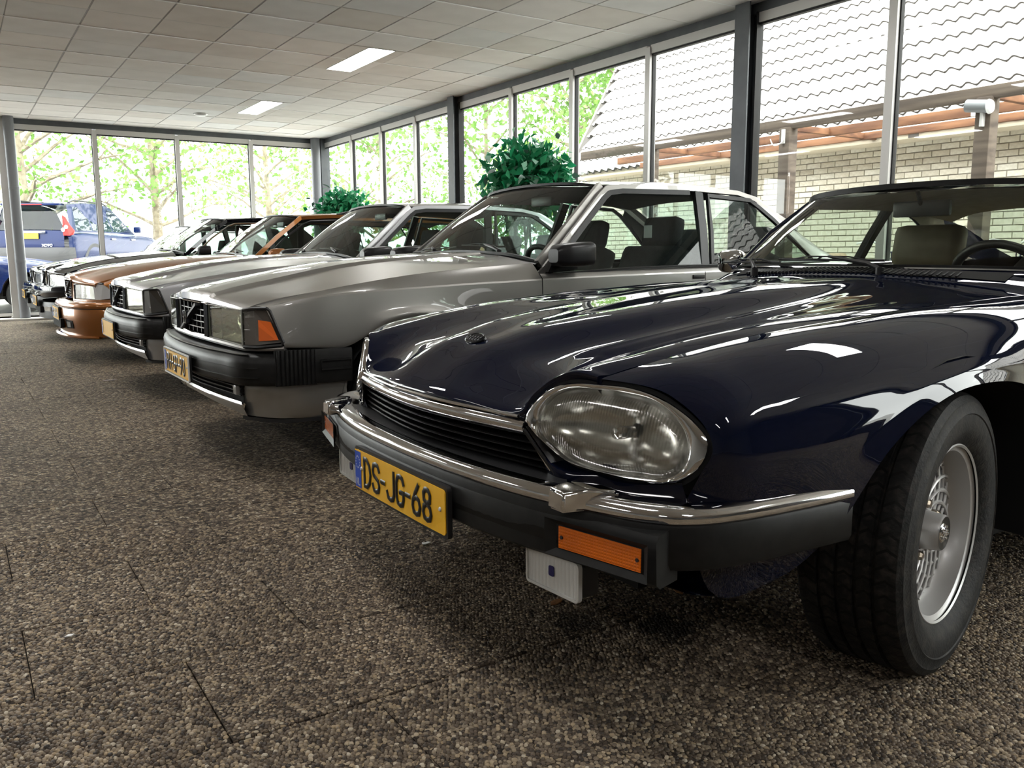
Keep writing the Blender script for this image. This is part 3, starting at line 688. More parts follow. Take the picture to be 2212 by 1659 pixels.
    for a, zs in ((.665, (.885, .90, .915, .925, .925, .915, .895, .86)), (.715, (.882, .895, .912, .92, .92, .91, .89, .85)), (.818, (.828, .84, .86, .87, .872, .865, .845, .80)), (.868, (.765, .77, .785, .80, .80, .79, .77, .72)), (.882, (.66, .66, .68, .70, .69, .67, .65, .62)), (.88, (.5, .5, .6, .66, .6, .52, .5, .48)), (.83, (.2, .2, .42, .62, .42, .3, .3, .32))):
        rows.append([(x, a*t, z) for x, z, t in zip(S2, zs, (1, 1, 1.003, 1.004, .995, .96, .90, .82))])
    for sd in (-1, 1):
        panel('body_side', np.array(rows), NAVY, R, side=sd, su=5, sv=4)
        MB().tube([(2.052, sd*w, z) for w, z in ((.668, .884), (.716, .882), (.819, .828), (.869, .765), (.883, .66), (.881, .5), (.831, .2))], .002, 5).build('door_gap', DARK, R)
    tail = [[(4.68, w*sd2, z) for w, z in ((.545, .86), (.586, .85), (.67, .80), (.712, .72), (.723, .62), (.72, .48), (.68, .32))] for sd2 in (-1, 1)]
    tl = np.array([tail[0], [(4.74, 0, z) for _, _, z in tail[0]], tail[1]])
    panel('tail_panel', tl, NAVY, R, su=2, sv=4)
    panel('boot_lid', full([[(x, 0, z+.012) for x, z in zip(S2[3:], (.955, .95, .93, .905, .87))], [(x, .4, z+.006) for x, z in zip(S2[3:], (.945, .94, .925, .90, .865))], [(x, .665*t, z) for x, z, t in zip(S2[3:], (.925, .925, .915, .895, .86), (1.004, .995, .96, .9, .82))]]), NAVY, R)
    # scuttle between bonnet and screen with its louvred air intake
    rear = [(x+.006, w, z-.004) for x, w, z in [(1.67, 0, .905), (1.68, .19, .902), (1.69, .25, .897), (1.71, .35, .892), (1.73, .45, .885), (1.75, .54, .877), (1.78, .655, .866), (2.05, .665, .885)]]
    base = [(1.80, 0, .930), (1.808, .19, .929), (1.815, .25, .928), (1.832, .35, .928), (1.858, .45, .927), (1.885, .54, .926), (1.92, .62, .924), (2.06, .66, .91)]
    rows = [[(a[0]*(1-t)+b[0]*t, a[1]*(1-t)+b[1]*t, a[2]*(1-t)+b[2]*t+.006*math.sin(t*math.pi)) for a, b in zip(rear, base)] for t in (0, .35, .7, 1)]
    Gc = np.swapaxes(np.array(rows), 0, 1); panel('scuttle', full(Gc), NAVY, R, su=3, sv=4)
    vp = np.array([dense(np.array(rear[:6]), 6), dense(np.array(base[:6]), 6)])
    vent = MB()
    for q in (1, -1):
        a = vp[0]*.75+vp[1]*.25; b = vp[0]*.3+vp[1]*.7; a = a.copy(); b = b.copy(); a[:, 1] *= q; b[:, 1] *= q; a[:, 2] += .008; b[:, 2] += .008
        vent.grid(np.array([a, b]), flip=q < 0)
    vt = vent.build('air_intake', DARK, R)
    sl = MB().box((-.030, -.0035, -.006), (.030, .0035, .003), .001).data('vent_slat', BLACKPAINT)
    for k in range(46):
        y = -.40+.86*k/45; ay = abs(y); i = int(np.argmin(abs(vp[0][:, 1]-ay))); c = vp[0][i]*.53+vp[1][i]*.47
        o = obj('vent_slat', sl, vt, (c[0], y, c[2]+.008)); o.rotation_euler = (0, -.22, -.55*y)
    # grille: chrome bar, slats, dark recess
    def gx(w, f=1): return .045+.058*(abs(w)/.43)**1.7*f
    ws = np.linspace(.43, -.43, 31)
    bar = [(-.012, -.013), (-.002, -.015), (.006, -.010), (.009, 0), (.006, .010), (-.002, .015), (-.012, .013)]
    MB().sweep(bar, [(gx(w), w, .620-.004*(w/.43)**2) for w in ws]).build('grille_bar', CHROME, R, ang=60)
    P = [tuple(p) for p in C[:4, 0]]; P = [(x-.002, -w, z-.004) for x, w, z in P[::-1]]+[(x-.002, w, z-.004) for x, w, z in P[1:]]
    MB().tube(dense(P[::-1], 6), .0038, 8).build('bonnet_lip_trim', CHROME, R)
    gr = MB()
    for a, b in ((.60, .14), (.50, .14)):
        pass
    rec = np.array([[(gx(w)+.075, w*(1+.17*t), .612-.10*t) for w in np.linspace(.45, -.45, 13)] for t in (0, .5, 1)])
    g0 = MB().grid(rec).build('grille', DARK, R)
    SL = M('grille_black', (.010, .010, .010), .3)
    for k, z in enumerate((.600, .582, .564, .546, .530)):
        ww = .43+.055*(k+.5)/5
        MB().sweep([(-.045, -.0015), (0, -.003), (.003, 0), (0, .0022), (-.045, .0015)], [(gx(w*.43/ww)+.012+.005*k, w, z) for w in np.linspace(ww, -ww, 25)]).build('grille_slat', SL, g0)
    for k in range(10):
        w = -.40+.8*k/9; MB().add([(gx(w)+.022, w*.99, .606), (gx(w)+.05, w*1.13, .520), (gx(w)+.075, w*1.13, .520), (gx(w)+.075, w*.99, .606)], [(0, 1, 2, 3)]).build('grille_rib', SL, g0, smooth=False)
    for sd in (-1, 1):
        MB().tube([(.100, sd*.431, .612), (.112, sd*.462, .575), (.128, sd*.505, .528)], .0045, 6).build('grille_side_trim', SL, R)
        MB().tube([(.098, sd*.428, .616), (.110, sd*.457, .578), (.124, sd*.495, .532)], .0025, 6).build('grille_side_chrome', CHROME, R)
        MB().add([(.10, sd*.436, .62), (.13, sd*.52, .525), (.20, sd*.54, .525), (.18, sd*.45, .62)], [(0, 1, 2, 3)]).build('grille_cheek', SL, R, smooth=False)
    # black filler shelf between grille and bumper blade
    sh = np.array([[(.035+.06*(w/.5)**2+.0, w*1.18, .512) for w in np.linspace(.5, -.5, 15)], [(.06+.06*(w/.5)**2, w*1.12, .520) for w in np.linspace(.5, -.5, 15)], [(.14+.02*(w/.5)**2, w, .524) for w in np.linspace(.5, -.5, 15)]])
    MB().grid(sh).build('bumper_filler', BLACKP, R)
    # headlamps
    B = [(0.102, 0.433, 0.632), (0.119, 0.453, 0.677), (0.139, 0.486, 0.707), (0.162, 0.533, 0.721), (0.184, 0.585, 0.722), (0.209, 0.648, 0.72), (0.23, 0.701, 0.709), (0.246, 0.752, 0.685), (0.256, 0.785, 0.662), (0.261, 0.81, 0.635), (0.254, 0.81, 0.603), (0.243, 0.796, 0.577), (0.229, 0.773, 0.556), (0.212, 0.737, 0.545), (0.187, 0.678, 0.545), (0.17, 0.636, 0.548), (0.149, 0.582, 0.553), (0.136, 0.549, 0.559), (0.125, 0.514, 0.577), (0.115, 0.481, 0.597), (0.107, 0.455, 0.613)]
    I = [(0.121, 0.457, 0.632), (0.127, 0.46, 0.653), (0.14, 0.478, 0.682), (0.158, 0.51, 0.702), (0.188, 0.579, 0.709), (0.214, 0.642, 0.706), (0.234, 0.694, 0.698), (0.244, 0.726, 0.68), (0.251, 0.756, 0.65), (0.251, 0.768, 0.623), (0.245, 0.77, 0.591), (0.237, 0.76, 0.57), (0.221, 0.732, 0.552), (0.203, 0.689, 0.55), (0.177, 0.628, 0.548), (0.155, 0.574, 0.553), (0.138, 0.528, 0.565), (0.125, 0.485, 0.588), (0.12, 0.462, 0.613)]
    def ring(P, n=72):
        P = np.array(P+[P[0]]); Q = np.concatenate([P[-4:-1], P, P[1:4]]); d = dense(Q, 6)[18:-18]
        s = np.r_[0, np.cumsum(np.linalg.norm(np.diff(d, axis=0), axis=1))]; u = np.linspace(0, s[-1], n+1)[:-1]
        return np.stack([np.interp(u, s, d[:, k]) for k in range(3)], 1)
    def align(a, b):
        k = int(np.argmin(((b-a[0])**2).sum(1))); return np.roll(b, -k, axis=0)
    rb = ring(B); ri = align(rb, ring(I)); cen = ri.mean(0); fwd = np.array((-.90, -.38*0, .18)); fwd /= np.linalg.norm(fwd)
    nrm = np.array((-1, .42, .2)); nrm = nrm/np.linalg.norm(nrm)   # lamp face normal (outer side swept back)
    for sd in (-1, 1):
        f = np.array((1, sd, 1)); rows = [rb-nrm*.016, rb+nrm*.003, rb*.7+ri*.3+nrm*.010, rb*.35+ri*.65+nrm*.012, rb*.08+ri*.92+nrm*.008, ri-nrm*.004, ri-nrm*.022]
        hl = MB().grid(np.array(rows)*f, closed_u=True, flip=sd > 0).build('headlamp_bezel', CHROME, R, ang=60, label='chrome headlamp surround')
        rows = [cen+(ri-cen)*.985-nrm*.012]+[cen+(ri-cen)*k+nrm*h for k, h in ((.96, -.006), (.9, .0), (.75, .005), (.5, .008), (.25, .009))]
        m = MB().grid(np.array(rows)*f, closed_u=True, flip=sd > 0); m.add([tuple(v) for v in np.array(rows[-1])*f], [tuple(range(72))[::(1 if sd < 0 else -1)]])
        m.build('headlamp_lens', HEADLAMP_LENS, hl, ang=80)
        rows = [ri-nrm*.006]+[cen+(ri-cen)*k-nrm*h for k, h in ((.93, .03), (.8, .055), (.6, .072), (.35, .082), (.12, .086))]
        m = MB().grid(np.array(rows)*f, closed_u=True, flip=sd < 0); m.add([tuple(v) for v in np.array(rows[-1])*f], [tuple(range(72))]); m.build('headlamp_reflector', REFLECTOR, hl, ang=80)
        MB().lathe([(0, -.02), (.012, -.018), (.014, 0), (.012, .03)], tuple((cen-nrm*.05)*f), 'x', 16).build('bulb_shield', CHROME, hl)
        bk = MB().grid(np.array([rb+nrm*.0, rb*1.0-nrm*.014+np.array((.012, 0, 0))])*f, closed_u=True); 
        out = cen+(rb-cen)*np.array((1.0, 1.035, 1.10)); MB().grid(np.array([out-nrm*.012, rb-nrm*.010])*f, closed_u=True).build('headlamp_gap', DARK, hl)
    # bumper
    def bpath(z, off=0, side_only=0, wmax=.888):
        H = [(.012, 0), (.0145, .15), (.023, .3), (.043, .45), (.072, .58), (.105, .69), (.137, .765), (.172, .812), (.225, .845), (.30, .864), (.45, .880), (.60, .888)]
        P = [(x, w, z) for x, w in H]; return dense([p for p in P[::-1]]+[(x, -w, z) for x, w, _ in P[1:]], 5)
    chrome = [(-.095, -.008), (-.095, .006), (-.055, .020), (-.028, .0235), (-.008, .019), (.001, .009), (.002, -.002), (-.004, -.012), (-.03, -.014)]
    MB().sweep(chrome, bpath(.497)).build('bumper_blade', CHROME, R, ang=55, label='chrome bumper blade')
    rub = [(-.09, -.042), (-.02, -.048), (-.006, -.042), (0, -.030), (.0, .038), (-.004, .046), (-.09, .046)]
    MB().sweep(rub, bpath(.442)).build('bumper_rubber', RUBBER, R, ang=40, label='black rubber bumper face')
    H = [(.012, 0), (.0145, .15), (.023, .3), (.043, .45), (.072, .58), (.098, .69), (.118, .77), (.130, .818)]
    blk = dense([(x+.002, w, .4325) for x, w in H[::-1]]+[(x+.002, -w, .4325) for x, w in H[1:]], 4)
    MB().sweep([(-.07, -.058), (-.012, -.06), (0, -.05), (.004, .030), (-.004, .042), (-.05, .048), (-.07, .048)], blk).build('bumper_block', RUBBER, R, ang=40)
    LENS_A = lens_mat('amber_lens', (.75, .15, .004), 160, 160)
    for sd in (-1, 1):
        a, b = Vector((.074, sd*.60, .4455)), Vector((.1175, sd*.795, .4455)); u = (b-a); L_ = u.length; u.normalize(); nn = Vector((-abs(u.y), sd*abs(u.x)*-1, 0)).normalized()
        nn = Vector((-1, sd*.22, 0)).normalized()
        def pt(s, t, h): p = a+u*(s*L_)+nn*h; return (p.x, p.y, .405+t*.045)
        pk = MB()
        for q in (((-.16, -.35), (1.1, -.35), (1.03, -.06), (-.04, -.06)), ((-.16, 1.3), (1.1, 1.3), (1.03, 1.06), (-.04, 1.06)), ((-.16, -.35), (-.04, -.06), (-.04, 1.06), (-.16, 1.3)), ((1.1, -.35), (1.03, -.06), (1.03, 1.06), (1.1, 1.3))):
            pk.add([pt(q[0][0], q[0][1], .013), pt(q[1][0], q[1][1], .013 if q[1][0] in (1.1, -.16) else .004), pt(q[2][0], q[2][1], .004), pt(q[3][0], q[3][1], .013 if q[3][0] in (1.1, -.16) else .004)], [(0, 1, 2, 3)])
        ind = pk.build('indicator', RUBBER, R, smooth=False)
        MB().poly([pt(s, t, .004) for s, t in ((0, 0), (1, 0), (1, 1), (0, 1))], tuple(nn*.002)).build('indicator_lens', LENS_A, ind, smooth=False, label='amber indicator lens')
        for s_ in (.04, .96): MB().lathe([(0, -.001), (.004, -.001), (.004, .004)], pt(s_, .5, .0065), 'x', 10).build('indicator_screw', BLACKP, ind)
        # overrider
        A = [(.048, .588, .487), (.048, .640, .487), (.050, .640, .528), (.050, .590, .530)]; Bq = [(.095, .592, .487), (.100, .660, .49), (.10, .660, .533), (.095, .592, .537)]; Cq = [(.150, .640, .505), (.155, .685, .508), (.155, .688, .527), (.150, .642, .531)]
        bm = bmesh.new(); vs = [[bm.verts.new((x, sd*w, z)) for x, w, z in q] for q in (A, Bq, Cq)]
        for q0, q1 in zip(vs[:-1], vs[1:]):
            for k in range(4): bm.faces.new((q0[k], q0[(k+1) % 4], q1[(k+1) % 4], q1[k]))
        bm.faces.new(vs[0][::-1]); bm.faces.new(vs[-1]); bmesh.ops.recalc_face_normals(bm, faces=bm.faces[:])
        bmesh.ops.bevel(bm, geom=bm.edges[:], offset=.006, segments=3, affect='EDGES', clamp_overlap=True)
        MB().bm(bm).build('overrider', CHROME, R, ang=50)
        # fog lamp hanging under the bumper
        c = Vector((.100, sd*.538, .326)); P = rrect(.182, .078, .008)
        ro = sd*-.05
        def fp(uu, vv, h): return (c.x-h+abs(uu)*0, c.y+uu, c.z+vv+uu*ro*-1.0*(1))
        fl = MB().poly([fp(uu*.96, vv*.94, -.05) for uu, vv in P], (-.048, 0, 0)).build('fog_lamp', BLACKP, R, ang=40)
        rim_ = MB().sweep([(-.003, -.005), (.003, -.005), (.003, .005), (-.003, .005)], [fp(uu, vv, .0) for uu, vv in P+[P[0]]], up=(1, 0, 0), cap=False); rim_.build('fog_lamp_rim', M('fog_rim', (.55, .55, .53), .35), fl)
        MB().add([fp(uu*.97, vv*.95, .002) for uu, vv in P], fan(P)).build('fog_lamp_lens', FOG_LENS, fl, smooth=False)
        rows = [[fp(uu*k, vv*k, -d) for uu, vv in P] for k, d in ((.96, .0), (.8, .018), (.5, .03), (.15, .034))]
        MB().grid(np.array(rows), closed_u=True).build('fog_lamp_reflector', REFLECTOR, fl)
        MB().poly([fp(uu-.0, vv+.004, .003) for uu, vv in rrect(.018, .022, .004)], (-.002, 0, 0)).build('fog_lamp_badge', M('fog_badge_blue', (.015, .012, .10), .35), fl, smooth=False)
        MB().box((.11, sd*.538-.012, .36), (.14, sd*.538+.012, .43)).build('fog_lamp_bracket', BLACKP, fl)
    number_plate(R, .000, .398, 'DS-JG-68', bent=.05)
    # bonnet badge
    bc = Vector((.235, 0, .7645)); e1 = Vector((.82, 0, .55)).normalized(); e2 = Vector((0, 1, 0)); e3 = e1.cross(e2)*-1
    e3 = Vector((-.55, 0, .82)).normalized()
    bd = MB(); rows = [[(bc+e1*(.021*k*math.cos(a))+e2*(.043*k*math.sin(a))+e3*h)[:] for a in [2*math.pi*j/36 for j in range(36)]] for k, h in ((1, -.004), (1, .003), (.9, .0045), (.86, .003), (.4, .003))]
    bd.grid(np.array(rows), closed_u=True); bd.add(rows[-1], [tuple(range(36))[::-1]]); ob = bd.build('bonnet_badge', M('badge_black', (.015, .016, .018), .18, .6), R, ang=30, label='oval dark bonnet badge with raised letters')
    bl = MB(); rr = random.Random(3)
    for k in range(5):
        y = .027-.0135*k; q = lambda u, v, h: (bc+e1*(v)+e2*(-u)+e3*(.0035+h))[:]
        stroke(bl, [(-y-.004, -.008), (-y-.004+.002, .008), (-y+.004, .008), (-y+.004, 0), (-y-.002, 0)], .003, .0016, q)
    bl.build('badge_lettering', M('badge_relief', (.05, .05, .052), .2, .7), ob)
    # windscreen, roof, pillars
    gb = [(1.80, 0, .935), (1.83, .3, .934), (1.868, .48, .932), (1.93, .64, .926)]; gt = [(2.10, 0, 1.222), (2.12, .30, 1.216), (2.165, .46, 1.205), (2.27, .565, 1.183)]
    mid = [tuple((np.array(a)+np.array(b))/2+np.array((-.022, 0, .010))) for a, b in zip(gb, gt)]
    panel('windscreen', full(np.swapaxes(np.array([gb, mid, gt]), 0, 1)), thin_glass('clear_car_glass', (.80, .84, .78), 1.5), R, su=5, sv=4)
    edge = [(x-.004, -w, z) for x, w, z in gb[::-1]]+[(x-.004, w, z) for x, w, z in gb[1:]]
    strip(R, 'screen_base_seal', edge, .016, .014, RUBBER); strip(R, 'screen_base_chrome', [(x-.012, y, z-.004) for x, y, z in edge], .004, .005, CHROME)
    edt = [(x, -w, z) for x, w, z in gt[::-1]]+[(x, w, z) for x, w, z in gt[1:]]
    strip(R, 'screen_top_seal', [(x+.004, y, z+.006) for x, y, z in edt], .02, .02, RUBBER)
    rt = [[(x+.006, w, z+.014) for x, w, z in gt], [(2.35, 0, 1.253), (2.36, .3, 1.246), (2.38, .46, 1.232), (2.42, .575, 1.20)], [(2.75, 0, 1.262), (2.75, .3, 1.255), (2.75, .46, 1.238), (2.76, .585, 1.205)], [(3.1, 0, 1.245), (3.1, .3, 1.238), (3.1, .46, 1.22), (3.12, .58, 1.185)], [(3.3, 0, 1.215), (3.3, .3, 1.21), (3.3, .45, 1.195), (3.32, .57, 1.16)]]
    panel('roof', full(np.swapaxes(np.array(rt), 0, 1)), NAVY, R, su=4, sv=4)
    panel('headlining', full(np.swapaxes(np.array([[(x+.03, w*.97, z-.03) for x, w, z in r] for r in rt]), 0, 1)), LINING, R, flip=True)
    for sd in (-1, 1):
        m = lambda P: [(x, sd*w, z) for x, w, z in P]
        a0, a1 = (1.945, .655, .920), (2.285, .575, 1.185)
        up = (-.6, 0, .6)
        MB().sweep([(-.020, -.012), (.018, -.012), (.024, .0), (.018, .012), (-.020, .012)], m([a0, tuple((np.array(a0)+np.array(a1))/2+np.array((-.012, .010, .006))), a1]), up=(0, sd, 0)).build('windscreen_pillar', NAVY, R)
        panel('pillar_lining', np.array([m([(1.955, .64, .925), (2.12, .602, 1.06), (2.29, .56, 1.18)]), m([(2.03, .645, .925), (2.18, .605, 1.06), (2.35, .562, 1.185)])]), LINING, R)
        MB().tube(m([(a0[0]-.018, a0[1]-.012, a0[2]+.004), (2.085, .612, 1.06), (a1[0]-.012, a1[1]-.02, a1[2]+.004)]), .007, 6).build('pillar_chrome', CHROME, R)
        MB().sweep([(-.014, -.012), (.012, -.012), (.016, .012), (-.014, .012)], m(dense([(2.285, .58, 1.186), (2.42, .588, 1.198), (2.76, .598, 1.203), (3.12, .592, 1.183), (3.3, .582, 1.16)], 4))).build('roof_rail', NAVY, R)
        MB().sweep([(-.018, -.02), (.014, -.02), (.014, .02), (-.018, .02)], m([(2.80, .70, .93), (2.84, .655, 1.06), (2.88, .60, 1.19)]), up=(1, 0, 0)).build('door_pillar', BLACKP if sd > 0 else BLACKP, R)
        strip(R, 'belt_chrome', m([(1.98, .69, .908), (2.4, .70, .915), (2.85, .705, .925), (3.4, .70, .94)]), .012, .014, CHROME)
        gl = [m([(1.99, .672, .915), (2.79, .692, .932)]), m([(2.31, .585, 1.17), (2.86, .592, 1.185)])]
        MB().grid(np.array(gl)).build('door_glass', GLASS_CAR, R)
        MB().add(m([(2.83, .69, .935), (3.42, .67, .945), (3.10, .585, 1.15), (2.90, .592, 1.175)]), [(0, 1, 2, 3)]).build('quarter_glass', GLASS_CAR, R)
        panel('rear_buttress', np.array([m([(2.90, .596, 1.188), (3.12, .59, 1.185), (3.5, .60, 1.12), (3.95, .64, 1.0), (4.3, .665, .92)]), m([(3.08, .60, 1.14), (3.2, .62, 1.10), (3.5, .655, 1.02), (3.95, .675, .95), (4.3, .68, .905)]), m([(3.42, .672, .945), (3.5, .675, .943), (3.6, .68, .94), (3.95, .69, .93), (4.3, .685, .90)])]), NAVY, R, flip=sd > 0)
        panel('buttress_lining', np.array([m([(2.90, .58, 1.18), (3.12, .575, 1.175), (3.3, .57, 1.15)]), m([(3.08, .585, 1.14), (3.2, .60, 1.10), (3.45, .62, 1.05)]), m([(3.42, .655, .945), (3.5, .66, .943), (3.72, .64, .945)])]), LINING, R, flip=sd < 0)
        MB().sweep([(-.01, -.03), (.02, -.03), (.02, .03), (-.01, .03)], m([(1.99, .66, .62), (2.8, .66, .63)]), up=(0, 0, 1)).build('door_card', TAN, R)
        panel('door_trim', np.array([m([(1.95, .655, .91), (2.8, .67, .92), (3.4, .655, .93)]), m([(1.95, .70, .6), (2.8, .72, .6), (3.4, .70, .6)]), m([(1.95, .70, .3), (2.8, .72, .3), (3.4, .70, .3)])]), TAN, R, flip=sd > 0)
        # door mirror: chrome shell on the door corner
        mr = MB(); G = []
        for t in np.linspace(0, 1, 7):
            rad = (.25, .75, .95, 1.0, .98, .9, .8)[int(round(t*6))]
            G.append([(2.045+t*.085, .845+.068*rad*u, .945+.052*rad*v) for u, v in rrect(2, 2, .55, 4)])
        G = np.array(G); G[..., 1] *= sd; mr.grid(G, closed_u=True, flip=sd < 0)
        mo = mr.build('door_mirror', CHROME, R, ang=60)
        MB().add([tuple(v) for v in G[-1]], [tuple(range(len(G[-1])))]).build('mirror_face', M('mirror_glass', (.6, .62, .63), .02, 1), mo)
        MB().tube(m([(2.09, .82, .91), (2.06, .78, .885), (2.03, .71, .885)]), [.022, .02, .03], 8).build('mirror_foot', CHROME, mo)
    rwg = [[(3.32, -.50, 1.20), (3.31, 0, 1.205), (3.32, .50, 1.20)], [(3.55, -.54, 1.08), (3.56, 0, 1.09), (3.55, .54, 1.08)], [(3.72, -.58, .95), (3.76, 0, .955), (3.72, .58, .95)]]
    panel('rear_window', np.array(rwg), GLASS_CAR, R)
    # cabin
    panel('dashboard', np.array([[(1.84, -.62, .91), (1.80, 0, .915), (1.84, .62, .91)], [(2.02, -.66, .905), (1.99, 0, .915), (2.02, .66, .905)], [(2.10, -.66, .86), (2.08, 0, .87), (2.10, .66, .86)], [(2.10, -.66, .55), (2.08, 0, .55), (2.10, .66, .55)]]), M('dash_black', (.016, .015, .014), .75), R, sharp_v=(2,))
    for sd in (-1, 1): seat(R, 2.14, sd*.33, .42, TAN, w=.56, back=.47, recl=16)
    seat(R, 3.10, 0, .45, TAN, w=1.1, back=.42, recl=22, head=False, name='rear_seat')
    MB().box((3.3, -.62, .86), (3.78, .62, .90)).build('parcel_shelf', TAN, R, smooth=False)
    steering_wheel(R, 2.13, -.36, .855, r=.175, tilt=62)
    mm = MB().box((2.185, -.115, 1.115), (2.205, .115, 1.175), .012); mm.cyl((2.19, 0, 1.16), (2.16, 0, 1.21), .008, 8); mm.build('inner_mirror', M('mirror_black', (.02, .022, .022), .35), R)
    MB().box((1.0, -.72, .20), (4.45, .72, .26)).build('floor_pan', DARK, R, smooth=False)
    MB().box((.28, -.60, .27), (1.0, .60, .50)).build('engine_bay', DARK, R, smooth=False)
    panel('front_apron', np.array([[(.13, -.79, .40), (.07, -.5, .40), (.06, 0, .40), (.07, .5, .40), (.13, .79, .40)], [(.24, -.80, .335), (.20, -.5, .325), (.19, 0, .32), (.20, .5, .325), (.24, .80, .335)], [(.45, -.80, .32), (.45, -.5, .30), (.45, 0, .30), (.45, .5, .30), (.45, .80, .32)]]), NAVY, R)
    MB().poly([(.36, -.70, .315), (.62, -.70, .300), (.62, -.70, .262), (.585, -.70, .247), (.38, -.70, .268)], (0, .02, 0)).build('air_deflector', BLACKP, R, smooth=False)
    for sd in (-1, 1):
        wheel_well(R, 1.0, .50, .872, .33, .43, sd, a1=150); wheel_well(R, 3.59, .50, .86, .33, .40, sd)
        add_wheel(R, 'lattice', 1.0, .752, sd, R=.338, r=.2117, width=.252, load=.325, steer=math.radians(12.5))
        add_wheel(R, 'lattice', 3.59, .752, sd, R=.338, r=.2117, width=.252, load=.325)
    # wipers
    wiper(R, (1.73, .39, .905), (1.76, .42, .93), (1.80, .62, .945), (1.77, .30, .947))
    wiper(R, (1.72, -.16, .912), (1.75, -.09, .945), (1.80, .33, .958), (1.775, -.14, .955))
    return R
def lens_mat(name, tint, fx, fz, dark=.22):
    """ribbed lens: tinted translucent plastic with fine prisms"""
    if name in MATS: return MATS[name]
    m, nt, b = nodes_of(name); N = nt.nodes; L = nt.links
    b.inputs['Base Color'].default_value = (*tint, 1); b.inputs['Roughness'].default_value = .12; b.inputs['Coat Weight'].default_value = .6
    b.inputs['Subsurface Weight'].default_value = .0
    tc = N.new('ShaderNodeTexCoord'); sx = N.new('ShaderNodeSeparateXYZ'); L.new(tc.outputs['Object'], sx.inputs[0])
    outs = []
    for o, f in ((1, fx), (2, fz)):
        q = N.new('ShaderNodeMath'); q.operation = 'MULTIPLY'; q.inputs[1].default_value = f*math.pi; L.new(sx.outputs[o], q.inputs[0])
        s = N.new('ShaderNodeMath'); s.operation = 'SINE'; L.new(q.outputs[0], s.inputs[0])
        a = N.new('ShaderNodeMath'); a.operation = 'ABSOLUTE'; L.new(s.outputs[0], a.inputs[0]); outs.append(a.outputs[0])
    ad = N.new('ShaderNodeMath'); ad.operation = 'MULTIPLY'; L.new(outs[0], ad.inputs[0])
    if fz > 1: L.new(outs[1], ad.inputs[1])
    else: ad.inputs[1].default_value = 1
    rp = N.new('ShaderNodeMix'); rp.data_type = 'RGBA'; rp.inputs[6].default_value = (tint[0]*dark, tint[1]*dark*.9, tint[2]*dark*.9, 1); rp.inputs[7].default_value = (*tint, 1)
    L.new(ad.outputs[0], rp.inputs[0]); L.new(rp.outputs[0], b.inputs['Base Color'])
    bp = N.new('ShaderNodeBump'); bp.inputs['Strength'].default_value = .5; bp.inputs['Distance'].default_value = .002; L.new(ad.outputs[0], bp.inputs['Height']); L.new(bp.outputs[0], b.inputs['Normal'])
    MATS[name] = m; return m
def fluted_glass(name, freq, lo, hi, tint=(.9, .9, .87), bumpd=.0015, refl=.35):
    """clear cover glass moulded with fine vertical flutes between heights lo and hi"""
    if name in MATS: return MATS[name]
    m = bpy.data.materials.new(name); m.use_nodes = True; nt = m.node_tree; N = nt.nodes; L = nt.links; N.remove(N['Principled BSDF'])
    tc = N.new('ShaderNodeTexCoord'); sx = N.new('ShaderNodeSeparateXYZ'); L.new(tc.outputs['Object'], sx.inputs[0])
    q = N.new('ShaderNodeMath'); q.operation = 'MULTIPLY'; q.inputs[1].default_value = freq*2*math.pi; L.new(sx.outputs[1], q.inputs[0])
    s = N.new('ShaderNodeMath'); s.operation = 'SINE'; L.new(q.outputs[0], s.inputs[0])
    a = N.new('ShaderNodeMapRange'); a.inputs[1].default_value = -1; a.inputs[2].default_value = 1; L.new(s.outputs[0], a.inputs[0])
    bp = N.new('ShaderNodeBump'); bp.inputs['Strength'].default_value = .8; bp.inputs['Distance'].default_value = bumpd; L.new(a.outputs[0], bp.inputs['Height'])
    g = N.new('ShaderNodeBsdfGlossy'); g.inputs['Roughness'].default_value = .05; L.new(bp.outputs[0], g.inputs['Normal'])
    g2 = N.new('ShaderNodeBsdfGlossy'); g2.inputs['Roughness'].default_value = .01
    t = N.new('ShaderNodeBsdfTransparent'); t.inputs[0].default_value = (*tint, 1)
    mx = N.new('ShaderNodeMixShader'); k = N.new('ShaderNodeMath'); k.operation = 'MULTIPLY'; k.inputs[1].default_value = refl; L.new(a.outputs[0], k.inputs[0]); L.new(k.outputs[0], mx.inputs[0])
    L.new(t.outputs[0], mx.inputs[1]); L.new(g.outputs[0], mx.inputs[2])
    m2 = N.new('ShaderNodeMixShader'); L.new(schlick(nt, 1.5), m2.inputs[0]); L.new(mx.outputs[0], m2.inputs[1]); L.new(g2.outputs[0], m2.inputs[2])
    L.new(m2.outputs[0], N['Material Output'].inputs[0]); MATS[name] = m; return m
HEADLAMP_LENS = fluted_glass('headlamp_glass', 170, .6, .7, tint=(.82, .82, .78), bumpd=.0008, refl=.16)
FOG_LENS = lens_mat('fog_glass', (.62, .62, .60), 75, .01, dark=.55)
build_navy()
